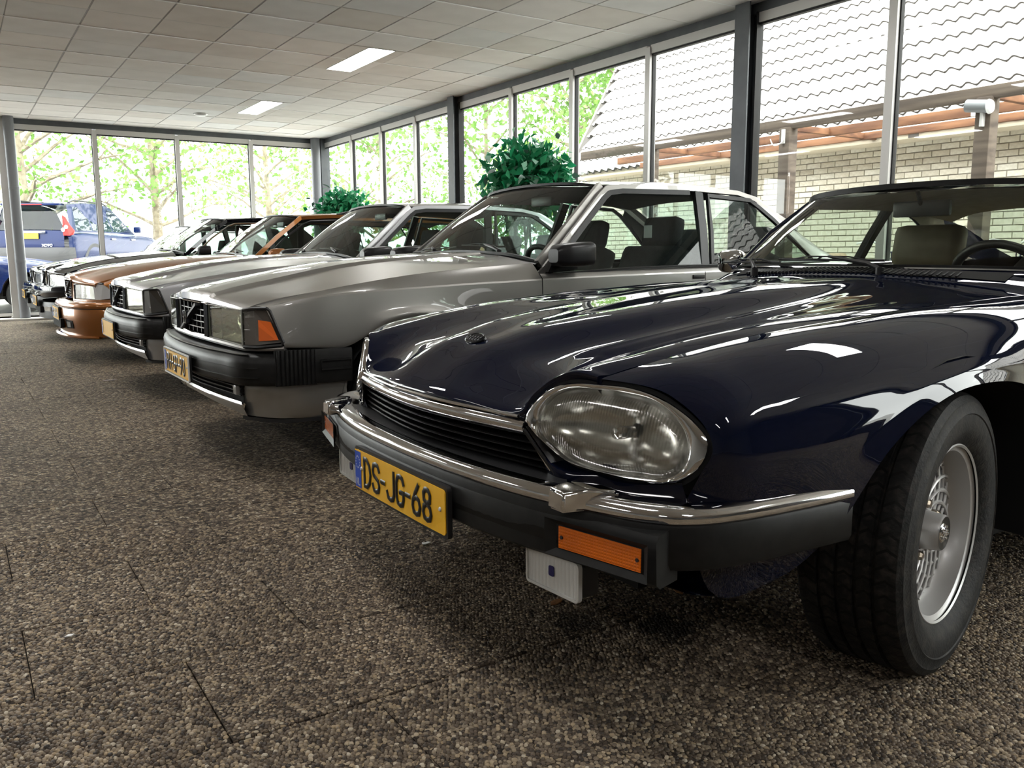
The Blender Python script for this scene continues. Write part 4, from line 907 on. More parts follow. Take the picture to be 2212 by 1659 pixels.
# ------------------------------------------------------------------ the two silver angular coupes
FACET = noisy('facetted_reflector', (.52, .52, .47), (.74, .74, .70), 22, .18, .95, bump=1.0, bscale=26)
SMOKE = M('smoked_lens', (.035, .033, .03), .12, coat=1)
CLOTH = noisy('charcoal_cloth', (.018, .020, .022), (.03, .032, .034), 30, .9)
def build_silver(X, Y, body, label, plate, amber, faded=False, sticker=False):
    R = empty('angular_coupe', (X, Y, 0)); tag(R, label, 'car', 'silver angular coupes')
    C = np.array([
     [(.066, 0, .806), (.085, 0, .818), (.15, 0, .834), (.40, 0, .886), (.79, 0, .950), (1.2, 0, .985), (1.58, 0, .998)],
     [(.088, .30, .795), (.103, .30, .806), (.15, .295, .820), (.39, .28, .868), (.78, .25, .937), (1.2, .24, .974), (1.58, .26, .991)],
     [(.091, .335, .786), (.106, .335, .795), (.155, .33, .807), (.395, .312, .854), (.785, .285, .922), (1.2, .275, .961), (1.58, .295, .983)],
     [(.112, .55, .772), (.128, .55, .781), (.175, .555, .795), (.42, .565, .838), (.82, .565, .900), (1.2, .565, .938), (1.57, .57, .963)],
     [(.138, .722, .756), (.153, .725, .764), (.20, .735, .780), (.46, .757, .826), (.88, .775, .887), (1.25, .78, .917), (1.56, .785, .935)]])
    lip = C[:, :1].copy(); lip[:, 0, 0] -= .002; lip[:, 0, 2] = [.772, .766, .764, .757, .748]
    G = np.concatenate([lip, C], axis=1); ed = G[-1:].copy(); ed[..., 2] -= .015; G = np.concatenate([G, ed]); FG = full(G); n = len(FG)
    panel('bonnet', FG, body, R, su=5, sv=5, sharp_v=(1, n-2, 4, n-5, 3, n-4), sharp_u=(1,), ang=6)
    sh = C[-1]
    def zs(x): return np.interp(x, sh[:, 0], sh[:, 2])
    def wsx(x): return np.interp(x, sh[:, 0], sh[:, 1])
    S = [.38, .55, .70, .87, 1.04, 1.2, 1.32, 1.567]
    F0 = [(.172, .737, .768)]+[(x, wsx(x)+.005, zs(x)+.001) for x in S]
    F1 = [(.180, .790, .768)]+list(zip(S, [.825]*8, (.798, .823, .845, .866, .884, .894, .90, .906)))
    F2 = [(.186, .833, .763)]+list(zip(S, [.868, .873, .876, .878, .878, .877, .876, .874], (.806, .82, .829, .836, .843, .849, .852, .860)))
    F2b = [(.190, .836, .755)]+list(zip(S, [.871, .876, .879, .881, .881, .880, .879, .877], (.798, .812, .821, .828, .835, .841, .844, .852)))
    F3 = [(.216, .853, .69)]+list(zip(S, [.880, .884, .888, .89, .888, .884, .883, .882], (.71, .72, .745, .755, .745, .72, .70, .70)))
    F4 = [(.248, .866, .612)]+list(zip(S, [.884, .89, .90, .902, .90, .89, .886, .884], (.600, .61, .688, .718, .688, .60, .5, .5)))
    F5 = [(.252, .862, .596)]+[(.38, .878, .588), (.53, .884, .588), (.70, .895, .672), (.87, .898, .702), (1.04, .895, .672), (1.21, .885, .58), (1.30, .88, .34), (1.567, .86, .28)]
    Fe = [(x, w-.002, z-.014) for x, w, z in F0]; F6 = [(x, w-.03, z) for x, w, z in F5]
    G = np.array([Fe, F0, F1, F2, F2b, F3, F4, F5, F6]); fr = G[:, :1].copy(); fr[:, 0, 1] -= .014; fr[:, 0, 0] += .004
    G = np.concatenate([fr, G], axis=1)
    for sd in (-1, 1):
        m = lambda P: [(x, sd*w, z) for x, w, z in P]
        panel('front_wing', G, body, R, side=sd, su=6, sv=6, sharp_v=(1, 3, 4, 7), sharp_u=(1,), ang=14)
        # door, rear side
        S2 = [1.572, 2.1, 2.78, 3.2, 3.64, 4.1, 4.5, 4.74]
        rows = [[(x, w*t, z) for x, z, t in zip(S2, zz, (1, 1, 1, 1, 1, 1, .98, .93))] for w, zz in ((.80, (.885, .905, .918, .925, .93, .93, .92, .905)), (.85, (.88, .895, .905, .91, .915, .915, .905, .89)), (.874, (.860, .872, .882, .888, .89, .89, .88, .86)), (.877, (.852, .864, .874, .88, .882, .882, .872, .85)), (.882, (.70, .70, .70, .70, .72, .70, .70, .70)), (.884, (.5, .5, .5, .55, .69, .55, .5, .5)), (.86, (.28, .28, .28, .36, .67, .36, .32, .34)))]
        panel('body_side', np.array(rows), body, R, side=sd, su=4, sv=5, sharp_v=(2, 3), ang=14)
        MB().tube(m([(1.569, .80, .892), (1.569, .852, .881), (1.569, .876, .86), (1.569, .883, .70), (1.569, .886, .5), (1.569, .862, .28)]), .0028, 5).build('door_gap', DARK, R)
        MB().tube(m([(2.70, .805, .908), (2.70, .852, .90), (2.70, .876, .876), (2.70, .883, .70), (2.70, .886, .5)]), .0025, 5).build('door_gap', DARK, R)
        MB().box((2.60, sd*.868, .838), (2.69, sd*.886, .862), .006).build('door_handle', BLACKP, R)
        # black side mouldings behind the bumper, ribbed concertina
        MB().sweep([(-.03, -.074), (.006, -.074), (.012, -.062), (.012, .062), (.006, .074), (-.03, .074)], m(dense([(.375, .878, .510), (.46, .882, .509), (.54, .885, .508)], 2))[::(1 if sd > 0 else -1)][::-1]).build('side_moulding', RUBBER, R)
        MB().sweep([(-.004, -.003), (.004, -.003), (.004, .003), (-.004, .003)], m([(.40, .896, .535), (.535, .899, .534), (.535, .899, .495), (.40, .896, .495), (.40, .896, .535)]), up=(0, sd, 0)).build('moulding_relief', RUBBER, R)
        cz = MB(); P = []
        cz.sweep([(-.02, -.076), (.004, -.076), (.004, .076), (-.02, .076)], m([(.208, .862, .508), (.38, .882, .508)])[::-sd]).build('bumper_joint', RUBBER, R)
        for k in range(9):
            x = .218+.018*k; w = .866+.018*k/.16*.016
            MB().box((x-.006, sd*(w-.01), .435), (x+.006, sd*(w+.013), .585), .004).build('bumper_rib', RUBBER, R)
        # lamps at the corner
        def lq(name, q, mat, par, th=.006, lab=None):
            nn = Vector(q[1])-Vector(q[0]); n2 = Vector(q[3])-Vector(q[0]); nv = nn.cross(n2).normalized(); nv = nv if nv.x < 0 or (abs(nv.x) < .3 and nv.y > 0) else -nv
            P = [(a[0], sd*a[1], a[2]) for a in q]; v = (nv.x*th, sd*nv.y*th, nv.z*th)
            return MB().poly(P, v).build(name, mat, par, smooth=False, label=lab)
        hb = MB().add(m([(.135, .315, .752), (.165, .705, .745), (.165, .705, .602), (.135, .31, .612)]), [(0, 1, 2, 3)]).build('headlamp', FACET, R, smooth=False)
        for k, (a, b) in enumerate(((.318, .44), (.45, .695))):
            c = ((a+b)/2, .678); rows = []
            for kk, d in ((1, .0), (.8, .03), (.45, .05), (.12, .056)):
                rows.append(m([(.092+.035*(c[0]+u*kk-.3)/.4+d, c[0]+u*kk, c[1]+v*kk) for u, v in rrect(b-a, .138, .012)]))
            MB().grid(np.array(rows), closed_u=True).build('lamp_reflector', FACET, hb)
        lq('headlamp_lens', [(.084, .312, .757), (.124, .700, .748), (.124, .698, .600), (.084, .309, .610)], SILVER_LENS, hb, .004)
        for nm, q in (('lens_edge', [(.080, .310, .759), (.122, .703, .750)]), ('lens_edge', [(.122, .703, .750), (.122, .700, .598)]), ('lens_edge', [(.122, .700, .598), (.080, .308, .608)]), ('lens_edge', [(.083, .312, .757), (.083, .309, .610)])):
            MB().tube(m(q), .0035, 6).build(nm, M('lens_edge_grey', (.35, .35, .32), .3), hb)
        cr = [(.128, .706, .745), (.150, .775, .752), (.196, .834, .752), (.240, .857, .618), (.155, .790, .605), (.126, .706, .600)]
        MB().add(m([(x+.006, w-.004, z) for x, w, z in cr]), [(0, 1, 4, 5), (1, 2, 3, 4)]).build('corner_lamp', SMOKE if not amber else M('corner_lamp_grey', (.14, .13, .12), .35), R, smooth=False)
        co = R.children[-1]
        if amber: MB().add(m([(.166, .794, .712), (.205, .838, .705), (.232, .851, .628), (.166, .790, .622)]), [(0, 1, 2, 3)]).build('indicator_lens', M('orange_lens', (1.0, .20, .035), .4), co, smooth=False, label='orange indicator lens')
        MB().add(m(cr), [(0, 1, 4, 5), (1, 2, 3, 4)]).build('corner_lens', thin_glass('corner_cover', (.92, .91, .90), 1.45) if amber else SMOKE, co, smooth=False)
        fp = [(.130, .708, .752), (.150, .775, .760), (.192, .836, .762), (.202, .842, .752), (.247, .864, .618), (.240, .862, .606), (.155, .792, .596), (.126, .706, .594)]
        MB().tube(m(fp), .0075, 6).build('corner_lamp_frame', BLACKP, R)
        lq('lamp_divider', [(.074, .292, .760), (.084, .312, .758), (.082, .309, .607), (.072, .283, .612)], M('dark_chrome', (.12, .13, .15), .15, .9), R, .012)
        MB().sweep([(-.03, -.009), (.002, -.009), (.006, 0), (.002, .009), (-.03, .009)], m(dense([(.068, 0, .597), (.078, .28, .596), (.128, .70, .585), (.165, .79, .588), (.250, .866, .592)], 3, sharp=(2, 3)))[::-sd]).build('lamp_sill', body, R)
        # lower spoiler, outer part beside the intake
        SP = [(.135, .64), (.158, .70), (.20, .78), (.26, .838), (.40, .866), (.52, .87)]
        sp = np.array([[(x+.006, w, z) for (x, w), z in zip(SP, [.425, .427, .43, .432, .434, .434])], [(x, w, .405) for x, w in SP], [(x+.004, w-.004, .335) for x, w in SP], [(x+.0-.004, w-.022, .285) for x, w in SP], [(x+.03, w-.03, .270) for x, w in SP]])
        panel('spoiler_side', sp, body, R, side=sd, su=3, sv=3, sharp_v=(1, 2, 3), sharp_u=(1, 2))
        MB().sweep([(-.03, -.008), (.004, -.008), (.004, .008), (-.03, .008)], m([(x-.002, w-.022, .272) for x, w in SP])[::-sd]).build('spoiler_lip', BLACKP, R)
        MB().box((.100, sd*.585, .375), (.118, sd*.635, .418), .006).build('spoiler_lamp', M('clear_lamp', (.5, .5, .48), .2), R)
        panel('spoiler_front', np.array([[(.062, 0, .352), (.082, .35*1, .348), (.120, .64, .345)], [(.058, 0, .340), (.078, .35, .335), (.118, .66, .330)], [(.068, 0, .318), (.088, .35, .305), (.134, .68, .285)], [(.10, 0, .312), (.12, .35, .296), (.16, .68, .272)]]), body, R, side=sd, su=4, sv=3, sharp_v=(1, 2))
    DIR = lambda P: dense([(x, w, z) for x, w, z in P[::-1]]+[(x, -w, z) for x, w, z in P[1:]], 4)
    BP = [(.008, 0), (.014, .22), (.030, .42), (.058, .60), (.088, .745), (.104, .775), (.150, .822), (.212, .866)]
    bz = .505
    MB().sweep([(-.10, -.073), (-.02, -.075), (-.006, -.068), (.0, -.055), (.004, .022), (-.004, .045), (-.022, .060), (-.10, .070)], dense([(x, w, bz) for x, w in BP[::-1]]+[(x, -w, bz) for x, w in BP[1:]], 4, sharp=(1, 2, 12, 13))).build('bumper', RUBBER, R, ang=40, label='broad dark bumper with ribbed corners')
    for zz in (.468, .508):
        MB().sweep([(-.004, -.003), (.0055, -.002), (.0055, .002), (-.004, .003)], DIR([(x, w, zz) for x, w in BP[:-1]])).build('bumper_relief', RUBBER, R)
    MB().sweep([(-.008, -.002), (.003, -.001), (.003, .003), (-.008, .004)], DIR([(x+.016, w, .566) for x, w in BP[:6]])).build('bumper_top_edge', M('bumper_top_grey', (.16, .16, .155), .3), R)
    # intake behind the spoiler
    MB().grid(np.array([[(.13, w, .43) for w in (-.64, 0, .64)], [(.13, w, .33) for w in (-.64, 0, .64)]])).build('lower_intake', DARK, R)
    for k in range(3): MB().sweep([(-.02, -.002), (.002, -.002), (.002, .002), (-.02, .002)], dense([(.115+.01, .62, .37+.018*k), (.085+.01, .35, .37+.018*k), (.07, 0, .37+.018*k), (.095, -.35, .37+.018*k), (.125, -.62, .37+.018*k)], 3)).build('intake_slat', BLACKP, R)
    # grille with sash and emblem
    def gp(w, z, d=0): return (.075+.012*(w/.29)**2-d, w, z)
    g = MB().grid(np.array([[gp(w, z, -.035) for w in np.linspace(.29, -.29, 5)] for z in (.757, .612)])).build('grille', DARK, R)
    for k in range(7):
        w = -.252+.504*k/6; MB().box((.078, w-.004, .617), (.105, w+.004, .755)).build('grille_fin', BLACKP, g, smooth=False)
    for k in range(4):
        z = .642+.0285*k; MB().sweep([(-.02, -.0025), (.002, -.0025), (.002, .0025), (-.02, .0025)], [gp(w, z) for w in np.linspace(.285, -.285, 9)]).build('grille_bar', M('grille_bar_grey', (.28, .28, .29), .25, .8), g)
    fr_ = [gp(.291, .761, .003), gp(0, .765, .003), gp(-.291, .761, .003), gp(-.283, .612, .003), gp(0, .606, .003), gp(.283, .612, .003), gp(.291, .761, .003)]
    MB().tube(fr_, .0055, 6).build('grille_frame', CHROME, g)
    MB().sweep([(-.006, -.012), (.006, -.012), (.006, .012), (-.006, .012)], [gp(-.165, .753, .012), gp(-.03, .700, .012), gp(.05, .662, .012), gp(.18, .618, .012)], up=(-1, 0, 0)).build('grille_sash', BLACKPAINT, g)
    MB().tube([gp(-.150, .757, .02), gp(-.015, .704, .02)], .003, 5).build('sash_edge', CHROME, g)
    MB().box(tuple(np.array(gp(.052, .655, .024))), tuple(np.array(gp(.012, .712, .008))), .003).build('grille_emblem', M('emblem_blue_grey', (.10, .11, .14), .2, .6), g)
    MB().sweep([(-.002, -.004), (.002, -.004), (.002, .004), (-.002, .004)], [gp(.056, .653, .026), gp(.056, .714, .026), gp(.008, .714, .026), gp(.008, .653, .026), gp(.056, .653, .026)], up=(1, 0, 0)).build('emblem_frame', CHROME, g)
    number_plate(R, -.010, .456, plate, border=PLATE_W if not faded else None, faded=faded)
    # screen, roof, pillars
    gb = [(1.60, 0, .998), (1.60, .35, .990), (1.61, .58, .973), (1.63, .745, .945)]; gt = [(2.08, 0, 1.383), (2.09, .3, 1.377), (2.11, .48, 1.364), (2.15, .585, 1.345)]
    md = [tuple((np.array(a)+np.array(b))/2+np.array((-.014, 0, .012))) for a, b in zip(gb, gt)]
    panel('windscreen', full(np.swapaxes(np.array([gb, md, gt]), 0, 1)), GLASS_CAR, R)
    ed = [(x-.004, -w, z) for x, w, z in gb[::-1]]+[(x-.004, w, z) for x, w, z in gb[1:]]; strip(R, 'screen_base_seal', ed, .03, .014, RUBBER)
    ed = [(x, -w, z+.004) for x, w, z in gt[::-1]]+[(x, w, z+.004) for x, w, z in gt[1:]]; strip(R, 'screen_top_seal', ed, .024, .014, RUBBER)
    rt = [[(x+.008, w, z+.012) for x, w, z in gt], [(2.35, 0, 1.409), (2.35, .3, 1.402), (2.36, .5, 1.386), (2.38, .61, 1.362)], [(2.8, 0, 1.42), (2.8, .3, 1.413), (2.8, .5, 1.397), (2.8, .625, 1.37)], [(3.2, 0, 1.405), (3.2, .3, 1.398), (3.2, .5, 1.38), (3.2, .62, 1.355)], [(3.40, 0, 1.37), (3.40, .3, 1.365), (3.40, .5, 1.35), (3.38, .615, 1.335)]]
    panel('roof', full(np.swapaxes(np.array(rt), 0, 1)), body, R)
    panel('headlining', full(np.swapaxes(np.array([[(x+.02, w*.96, z-.035) for x, w, z in r] for r in rt]), 0, 1)), M('grey_lining', (.10, .10, .10), .9), R, flip=True)
    cowl = [[(1.583, -.79, .93), (1.583, -.5, .968), (1.583, 0, .994), (1.583, .5, .968), (1.583, .79, .93)], [(1.64, -.76, .94), (1.605, -.5, .975), (1.60, 0, .995), (1.605, .5, .975), (1.64, .76, .94)]]
    panel('scuttle', np.array(cowl), BLACKP, R)
    for sd in (-1, 1):
        m = lambda P: [(x, sd*w, z) for x, w, z in P]; bar = [(-.022, -.014), (.018, -.014), (.022, 0), (.018, .014), (-.022, .014)]
        MB().sweep(bar, m([(1.62, .765, .93), (1.88, .685, 1.14), (2.15, .60, 1.352)]), up=(0, sd, 0)).build('windscreen_pillar', body, R)
        MB().sweep([(-.014, -.012), (.014, -.012), (.014, .010), (-.014, .010)], m([(1.585, .83, .878), (1.90, .718, 1.12), (2.12, .640, 1.30), (2.18, .622, 1.338), (2.28, .622, 1.350), (2.8, .636, 1.357), (3.2, .630, 1.345), (3.36, .622, 1.315), (3.50, .640, 1.24), (3.72, .675, 1.13)]), up=(0, sd, .2)).build('gutter_trim', body, R, ang=25)
        MB().sweep([(-.012, -.008), (.016, -.008), (.016, .010), (-.012, .010)], m([(1.63, .835, .882), (1.93, .726, 1.12), (2.14, .648, 1.285), (2.19, .634, 1.315), (2.28, .633, 1.327), (2.78, .646, 1.334)]), up=(0, sd, .2)).build('door_frame', BLACKPAINT, R, ang=25)
        MB().tube(m([(1.605, .838, .87), (1.93, .727, 1.105), (2.145, .647, 1.285)]), .008, 6).build('window_trim', CHROME if sd < 0 else BLACKPAINT, R)
        MB().sweep([(-.03, -.014), (.03, -.014), (.03, .014), (-.03, .014)], m([(2.755, .812, .905), (2.80, .74, 1.11), (2.84, .655, 1.335)]), up=(0, sd, .2)).build('door_pillar', BLACKPAINT, R)
        MB().sweep([(-.012, -.010), (.012, -.010), (.012, .010), (-.012, .010)], m([(2.83, .80, .912), (2.88, .735, 1.11), (2.91, .668, 1.318), (3.28, .658, 1.302), (3.36, .665, 1.26), (3.47, .69, 1.185), (3.78, .76, .935), (2.83, .80, .912)]), up=(0, sd, .2)).build('quarter_frame', BLACKPAINT, R, ang=25)
        strip(R, 'belt_trim', m([(1.60, .838, .874), (2.1, .85, .899), (2.75, .852, .912), (3.3, .85, .918), (3.85, .83, .925)]), .016, .016, BLACKPAINT)
        MB().grid(np.array([m([(1.66, .828, .888), (2.74, .822, .912)]), m([(1.95, .722, 1.115), (2.79, .740, 1.12)]), m([(2.19, .632, 1.312), (2.82, .645, 1.33)])])).build('door_glass', GLASS_CAR, R)
        MB().add(m([(2.84, .80, .915), (3.76, .76, .937), (3.46, .688, 1.185), (3.27, .660, 1.298), (2.92, .668, 1.314)]), [(0, 1, 2, 3, 4)]).build('quarter_glass', GLASS_CAR, R, smooth=False)
        panel('rear_pillar', np.array([m([(3.30, .62, 1.345), (3.42, .605, 1.325), (3.60, .61, 1.23), (3.9, .64, 1.05), (4.1, .68, .94)]), m([(3.37, .632, 1.30), (3.47, .655, 1.235), (3.62, .69, 1.14), (3.85, .74, 1.0), (4.05, .78, .93)]), m([(3.38, .66, 1.26), (3.48, .692, 1.18), (3.62, .725, 1.07), (3.78, .76, .94), (4.0, .80, .925)])]), body, R, flip=sd > 0)
        # black door mirror
        mo = MB(); G = []
        for t, k in ((0, .55), (.12, .86), (.35, .97), (.7, 1.0), (.95, 1.0), (1, .93)):
            G.append([(1.60+.215*t+.02*u*0, .925+.075*k*u, .982+.060*k*v-.01*(1-t)) for u, v in rrect(2, 2, .5, 4)])
        G = np.array(G); G[..., 1] *= sd; mo.grid(G, closed_u=True, flip=sd < 0); mo.add([tuple(v) for v in G[0]], [tuple(range(len(G[0])))])
        mr = mo.build('door_mirror', BLACKPAINT, R, ang=50); MB().add([tuple(v) for v in G[-1]], [tuple(range(len(G[0])))]).build('mirror_face', M('mirror_glass', (.6, .62, .63), .02, 1), mr)
        MB().poly(m([(1.615, .84, .89), (1.80, .845, .905), (1.80, .845, .95), (1.70, .81, 1.0)]), (0, sd*.02, 0)).build('mirror_foot', BLACKPAINT, mr, smooth=False)
        MB().box((1.68, sd*.84, .925), (1.76, sd*.90, .955), .01).build('mirror_arm', BLACKPAINT, mr)
        panel('door_trim', np.array([m([(1.65, .80, .88), (2.8, .80, .90), (3.6, .78, .91)]), m([(1.65, .80, .3), (2.8, .80, .3), (3.6, .78, .3)])]), CLOTH, R, flip=sd > 0)
        seat(R, 2.12, sd*.36, .45, CLOTH, w=.52, back=.56, recl=20); seat(R, 2.95, sd*.33, .47, CLOTH, w=.55, back=.5, recl=24, name='rear_seat')
        wheel_well(R, .87, .45, .872, .31, .385, sd); wheel_well(R, 3.64, .45, .872, .31, .385, sd)
        add_wheel(R, 'star', .87, .755, sd, R=.318, r=.2, width=.2, load=.308); add_wheel(R, 'star', 3.64, .755, sd, R=.318, r=.2, width=.2, load=.308)
    panel('rear_window', np.array([[(3.41, -.57, 1.345), (3.43, 0, 1.362), (3.41, .57, 1.345)], [(3.72, -.59, 1.15), (3.75, 0, 1.165), (3.72, .59, 1.15)], [(4.05, -.64, .945), (4.08, 0, .955), (4.05, .64, .945)]]), GLASS_CAR, R)
    panel('boot_lid', np.array([[(4.05, -.80, .93), (4.08, 0, .955), (4.05, .80, .93)], [(4.4, -.79, .925), (4.4, 0, .945), (4.4, .79, .925)], [(4.73, -.74, .905), (4.77, 0, .92), (4.73, .74, .905)]]), body, R)
    panel('tail_panel', np.array([[(4.73, -.74, .905), (4.77, 0, .915), (4.73, .74, .905)], [(4.745, -.82, .70), (4.79, 0, .70), (4.745, .82, .70)], [(4.745, -.82, .34), (4.79, 0, .34), (4.745, .82, .34)]]), body, R)
    panel('dashboard', np.array([[(1.64, -.74, .93), (1.62, 0, .965), (1.64, .74, .93)], [(1.85, -.76, .925), (1.85, 0, .955), (1.85, .76, .925)], [(1.92, -.76, .6), (1.92, 0, .6), (1.92, .76, .6)]]), M('dash_black', (.016, .015, .014), .75), R, sharp_v=(1,))
    steering_wheel(R, 1.98, -.36, .86, r=.185, tilt=62)
    MB().box((2.17, -.11, 1.27), (2.19, .11, 1.325), .012).build('inner_mirror', M('mirror_black', (.02, .022, .022), .35), R)
    if sticker: MB().box((2.68, -.44, 1.075), (2.684, -.37, 1.15)).build('paper_tag', PLATE_W, R, smooth=False)
    MB().box((.95, -.76, .22), (4.6, .76, .27)).build('floor_pan', DARK, R, smooth=False); MB().box((.24, -.66, .27), (.95, .66, .58)).build('engine_bay', DARK, R, smooth=False)
    wiper(R, (1.60, .33, .992), (1.61, .37, 1.02), (1.645, .70, .995), (1.64, .12, 1.025)); wiper(R, (1.60, -.42, .985), (1.60, -.36, 1.02), (1.655, .08, 1.035), (1.66, -.40, 1.02))
    return R
SILVER_LENS = thin_glass('silver_headlamp_glass', (.86, .87, .80), 1.5)
TAUPE = paint('taupe_silver_paint', (.29, .28, .265), metal=.7, rough=.36)
ICE = paint('bright_silver_paint', (.36, .36, .37), metal=.7, rough=.34)
build_silver(.90, 4.41, TAUPE, 'taupe silver angular coupe with orange indicator beside the navy coupe', 'RH-GP-90', True, sticker=True)
build_silver(.93, 6.85, ICE, 'brighter silver angular coupe with smoked corner lamps and faded plate', '1', False, faded=True)
# ------------------------------------------------------------------ rounder saloons and wagons
LAMP_CLEAR = fluted_glass('round_headlamp_glass', 60, .6, .7, tint=(.86, .86, .82), bumpd=.003, refl=.3)
def build_round(X, Y, rz, body, label, plate=None, dz=0, cab=0, wagon=False, lamp=(.30, .62, .80), chrome_win=False, group=None, deep=True, name='saloon_car', rail=False, wheel='five', interior=None, dark_nose=False, seats=True):
    R = empty(name, (X, Y, 0), rz); tag(R, label, 'car', group)
    T = BLACKPAINT; IN = interior or CLOTH
    def zz(z): return z+dz*min(1, max(0, (z-.35)/.3))
    def Z(P): return [(x, w, zz(z)) for x, w, z in P]
    def both(P): return [(x, w, zz(z)) for x, w, z in P[::-1]]+[(x, -w, zz(z)) for x, w, z in P[1:]]
    c = cab
    C = np.array([Z(r) for r in [
      [(.018, 0, .775), (.045, 0, .800), (.12, 0, .822), (.40, 0, .885), (.75, 0, .940), (1.15, 0, .975), (1.50+c, 0, .992)],
      [(.024, .20, .772), (.05, .20, .797), (.125, .205, .818), (.40, .22, .882), (.75, .26, .938), (1.15, .29, .973), (1.50+c, .31, .988)],
      [(.040, .27, .752), (.065, .275, .778), (.14, .29, .800), (.40, .35, .868), (.75, .41, .924), (1.15, .45, .960), (1.50+c, .48, .978)],
      [(.085, .48, .738), (.11, .485, .757), (.17, .50, .780), (.41, .54, .842), (.75, .58, .896), (1.15, .61, .932), (1.50+c, .62, .955)],
      [(.175, .70, .724), (.20, .705, .738), (.25, .715, .755), (.45, .735, .803), (.78, .755, .855), (1.16, .765, .89), (1.49+c, .77, .915)]]])
    lip = C[:, :1].copy(); lip[:, 0, 0] += .006; lip[:, 0, 2] -= .022; G = np.concatenate([lip, C], axis=1); e = G[-1:].copy(); e[..., 2] -= .014; G = np.concatenate([G, e]); FG = full(G)
    panel('bonnet', FG, body, R, su=4, sv=4, sharp_v=(1, len(FG)-2), ang=50)
    sh = C[-1]; zs = lambda x: np.interp(x, sh[:, 0], sh[:, 2]); ws = lambda x: np.interp(x, sh[:, 0], sh[:, 1])
    S = [.36, .52, .66, .86, 1.06, 1.2, 1.3, 1.5+c]
    F0 = [(.205, .706, zz(.728))]+[(x, ws(x)+.005, zs(x)) for x in S]
    F1 = [(.235, .765, zz(.720))]+list(zip(S, [.81, .82, .828, .832, .832, .832, .832, .832], [zz(v) for v in (.765, .795, .815, .838, .855, .864, .87, .88)]))
    F2 = [(.265, .800, zz(.70))]+list(zip(S, [.85, .862, .868, .872, .872, .872, .872, .872], [zz(v) for v in (.72, .745, .76, .775, .785, .79, .79, .79)]))
    F3 = [(.285, .822, zz(.655))]+list(zip(S, [.87, .88, .886, .89, .886, .882, .88, .88], [zz(v) for v in (.655, .665, .71, .735, .71, .69, .68, .66)]))
    F4 = [(.292, .83, zz(.60))]+list(zip(S, [.872, .886, .895, .898, .895, .886, .882, .88], [zz(.585), zz(.58), .672, .702, .672, .56, .5, .5]))
    F5 = [(.290, .83, zz(.575)), (.38, .87, .50), (.50, .885, .46), (.66, .893, .655), (.86, .896, .690), (1.06, .893, .655), (1.20, .885, .5), (1.27, .88, .33), (1.5+c, .86, .27)]
    F6 = [(x, w-.03, z) for x, w, z in F5]; Fe = [(x, w-.002, z-.012) for x, w, z in F0]
    G = np.array([Fe, F0, F1, F2, F3, F4, F5, F6]); fr = G[:, :1].copy(); fr[:, 0, 1] -= .016; G = np.concatenate([fr, G], axis=1)
    gb = [(1.53+c, 0, zz(1.005)), (1.54+c, .35, zz(.998)), (1.57+c, .56, zz(.982)), (1.62+c, .72, zz(.955))]; gt = [(2.06+c, 0, zz(1.395)), (2.07+c, .3, zz(1.39)), (2.10+c, .47, zz(1.376)), (2.16+c, .58, zz(1.352))]
    md = [tuple((np.array(a)+np.array(b))/2+np.array((-.018, 0, .014))) for a, b in zip(gb, gt)]
    panel('windscreen', full(np.swapaxes(np.array([gb, md, gt]), 0, 1)), GLASS_CAR, R)
    strip(R, 'screen_base_seal', [(x-.01, -w, z) for x, w, z in gb[::-1]]+[(x-.01, w, z) for x, w, z in gb[1:]], .05, .012, BLACKP)
    strip(R, 'screen_top_seal', [(x, -w, z+.004) for x, w, z in gt[::-1]]+[(x, w, z+.004) for x, w, z in gt[1:]], .02, .012, RUBBER)
    re = 4.05 if wagon else 3.25
    rt = [[(x+.01, w, z+.010) for x, w, z in gt], [(2.35+c, 0, zz(1.418)), (2.35+c, .3, zz(1.412)), (2.36+c, .48, zz(1.398)), (2.38+c, .605, zz(1.37))], [(2.8+c, 0, zz(1.432)), (2.8+c, .3, zz(1.426)), (2.8+c, .48, zz(1.41)), (2.8+c, .62, zz(1.38))], [(re, 0, zz(1.42)), (re, .3, zz(1.414)), (re, .48, zz(1.398)), (re, .62, zz(1.368))], [(re+.2, 0, zz(1.385)), (re+.2, .3, zz(1.38)), (re+.2, .48, zz(1.365)), (re+.18, .61, zz(1.34))]]
    panel('roof', full(np.swapaxes(np.array(rt), 0, 1)), body, R)
    panel('headlining', full(np.swapaxes(np.array([[(x+.02, w*.96, z-.035) for x, w, z in r] for r in rt]), 0, 1)), M('grey_lining', (.10, .10, .10), .9), R, flip=True)
    tailx = 4.62; cb = 4.05 if wagon else 3.6
    for sd in (-1, 1):
        m = lambda P: [(x, sd*w, z) for x, w, z in P]
        panel('front_wing', G, body, R, side=sd, su=4, sv=4, sharp_v=(1, 6), sharp_u=(1,), ang=45)
        S2 = [1.505+c, 2.1, 2.75, 3.2, 3.52, 3.9, 4.3, 4.6]
        rows = [[(x, w*t, z) for x, z, t in zip(S2, zl, (1, 1, 1, 1, 1, 1, .98, .92))] for w, zl in ((.78, [zz(v) for v in (.905, .925, .935, .94, .945, .945, .94, .92)]), (.832, [zz(v) for v in (.88, .89, .90, .905, .91, .91, .90, .88)]), (.872, [zz(v) for v in (.79, .80, .81, .815, .82, .82, .81, .79)]), (.88, (.66, .66, .66, .68, .71, .68, .66, .66)), (.88, (.5, .5, .5, .56, .68, .56, .5, .5)), (.86, (.27, .27, .27, .36, .66, .36, .3, .32)))]
        panel('body_side', np.array(rows), body, R, side=sd, su=4, sv=4)
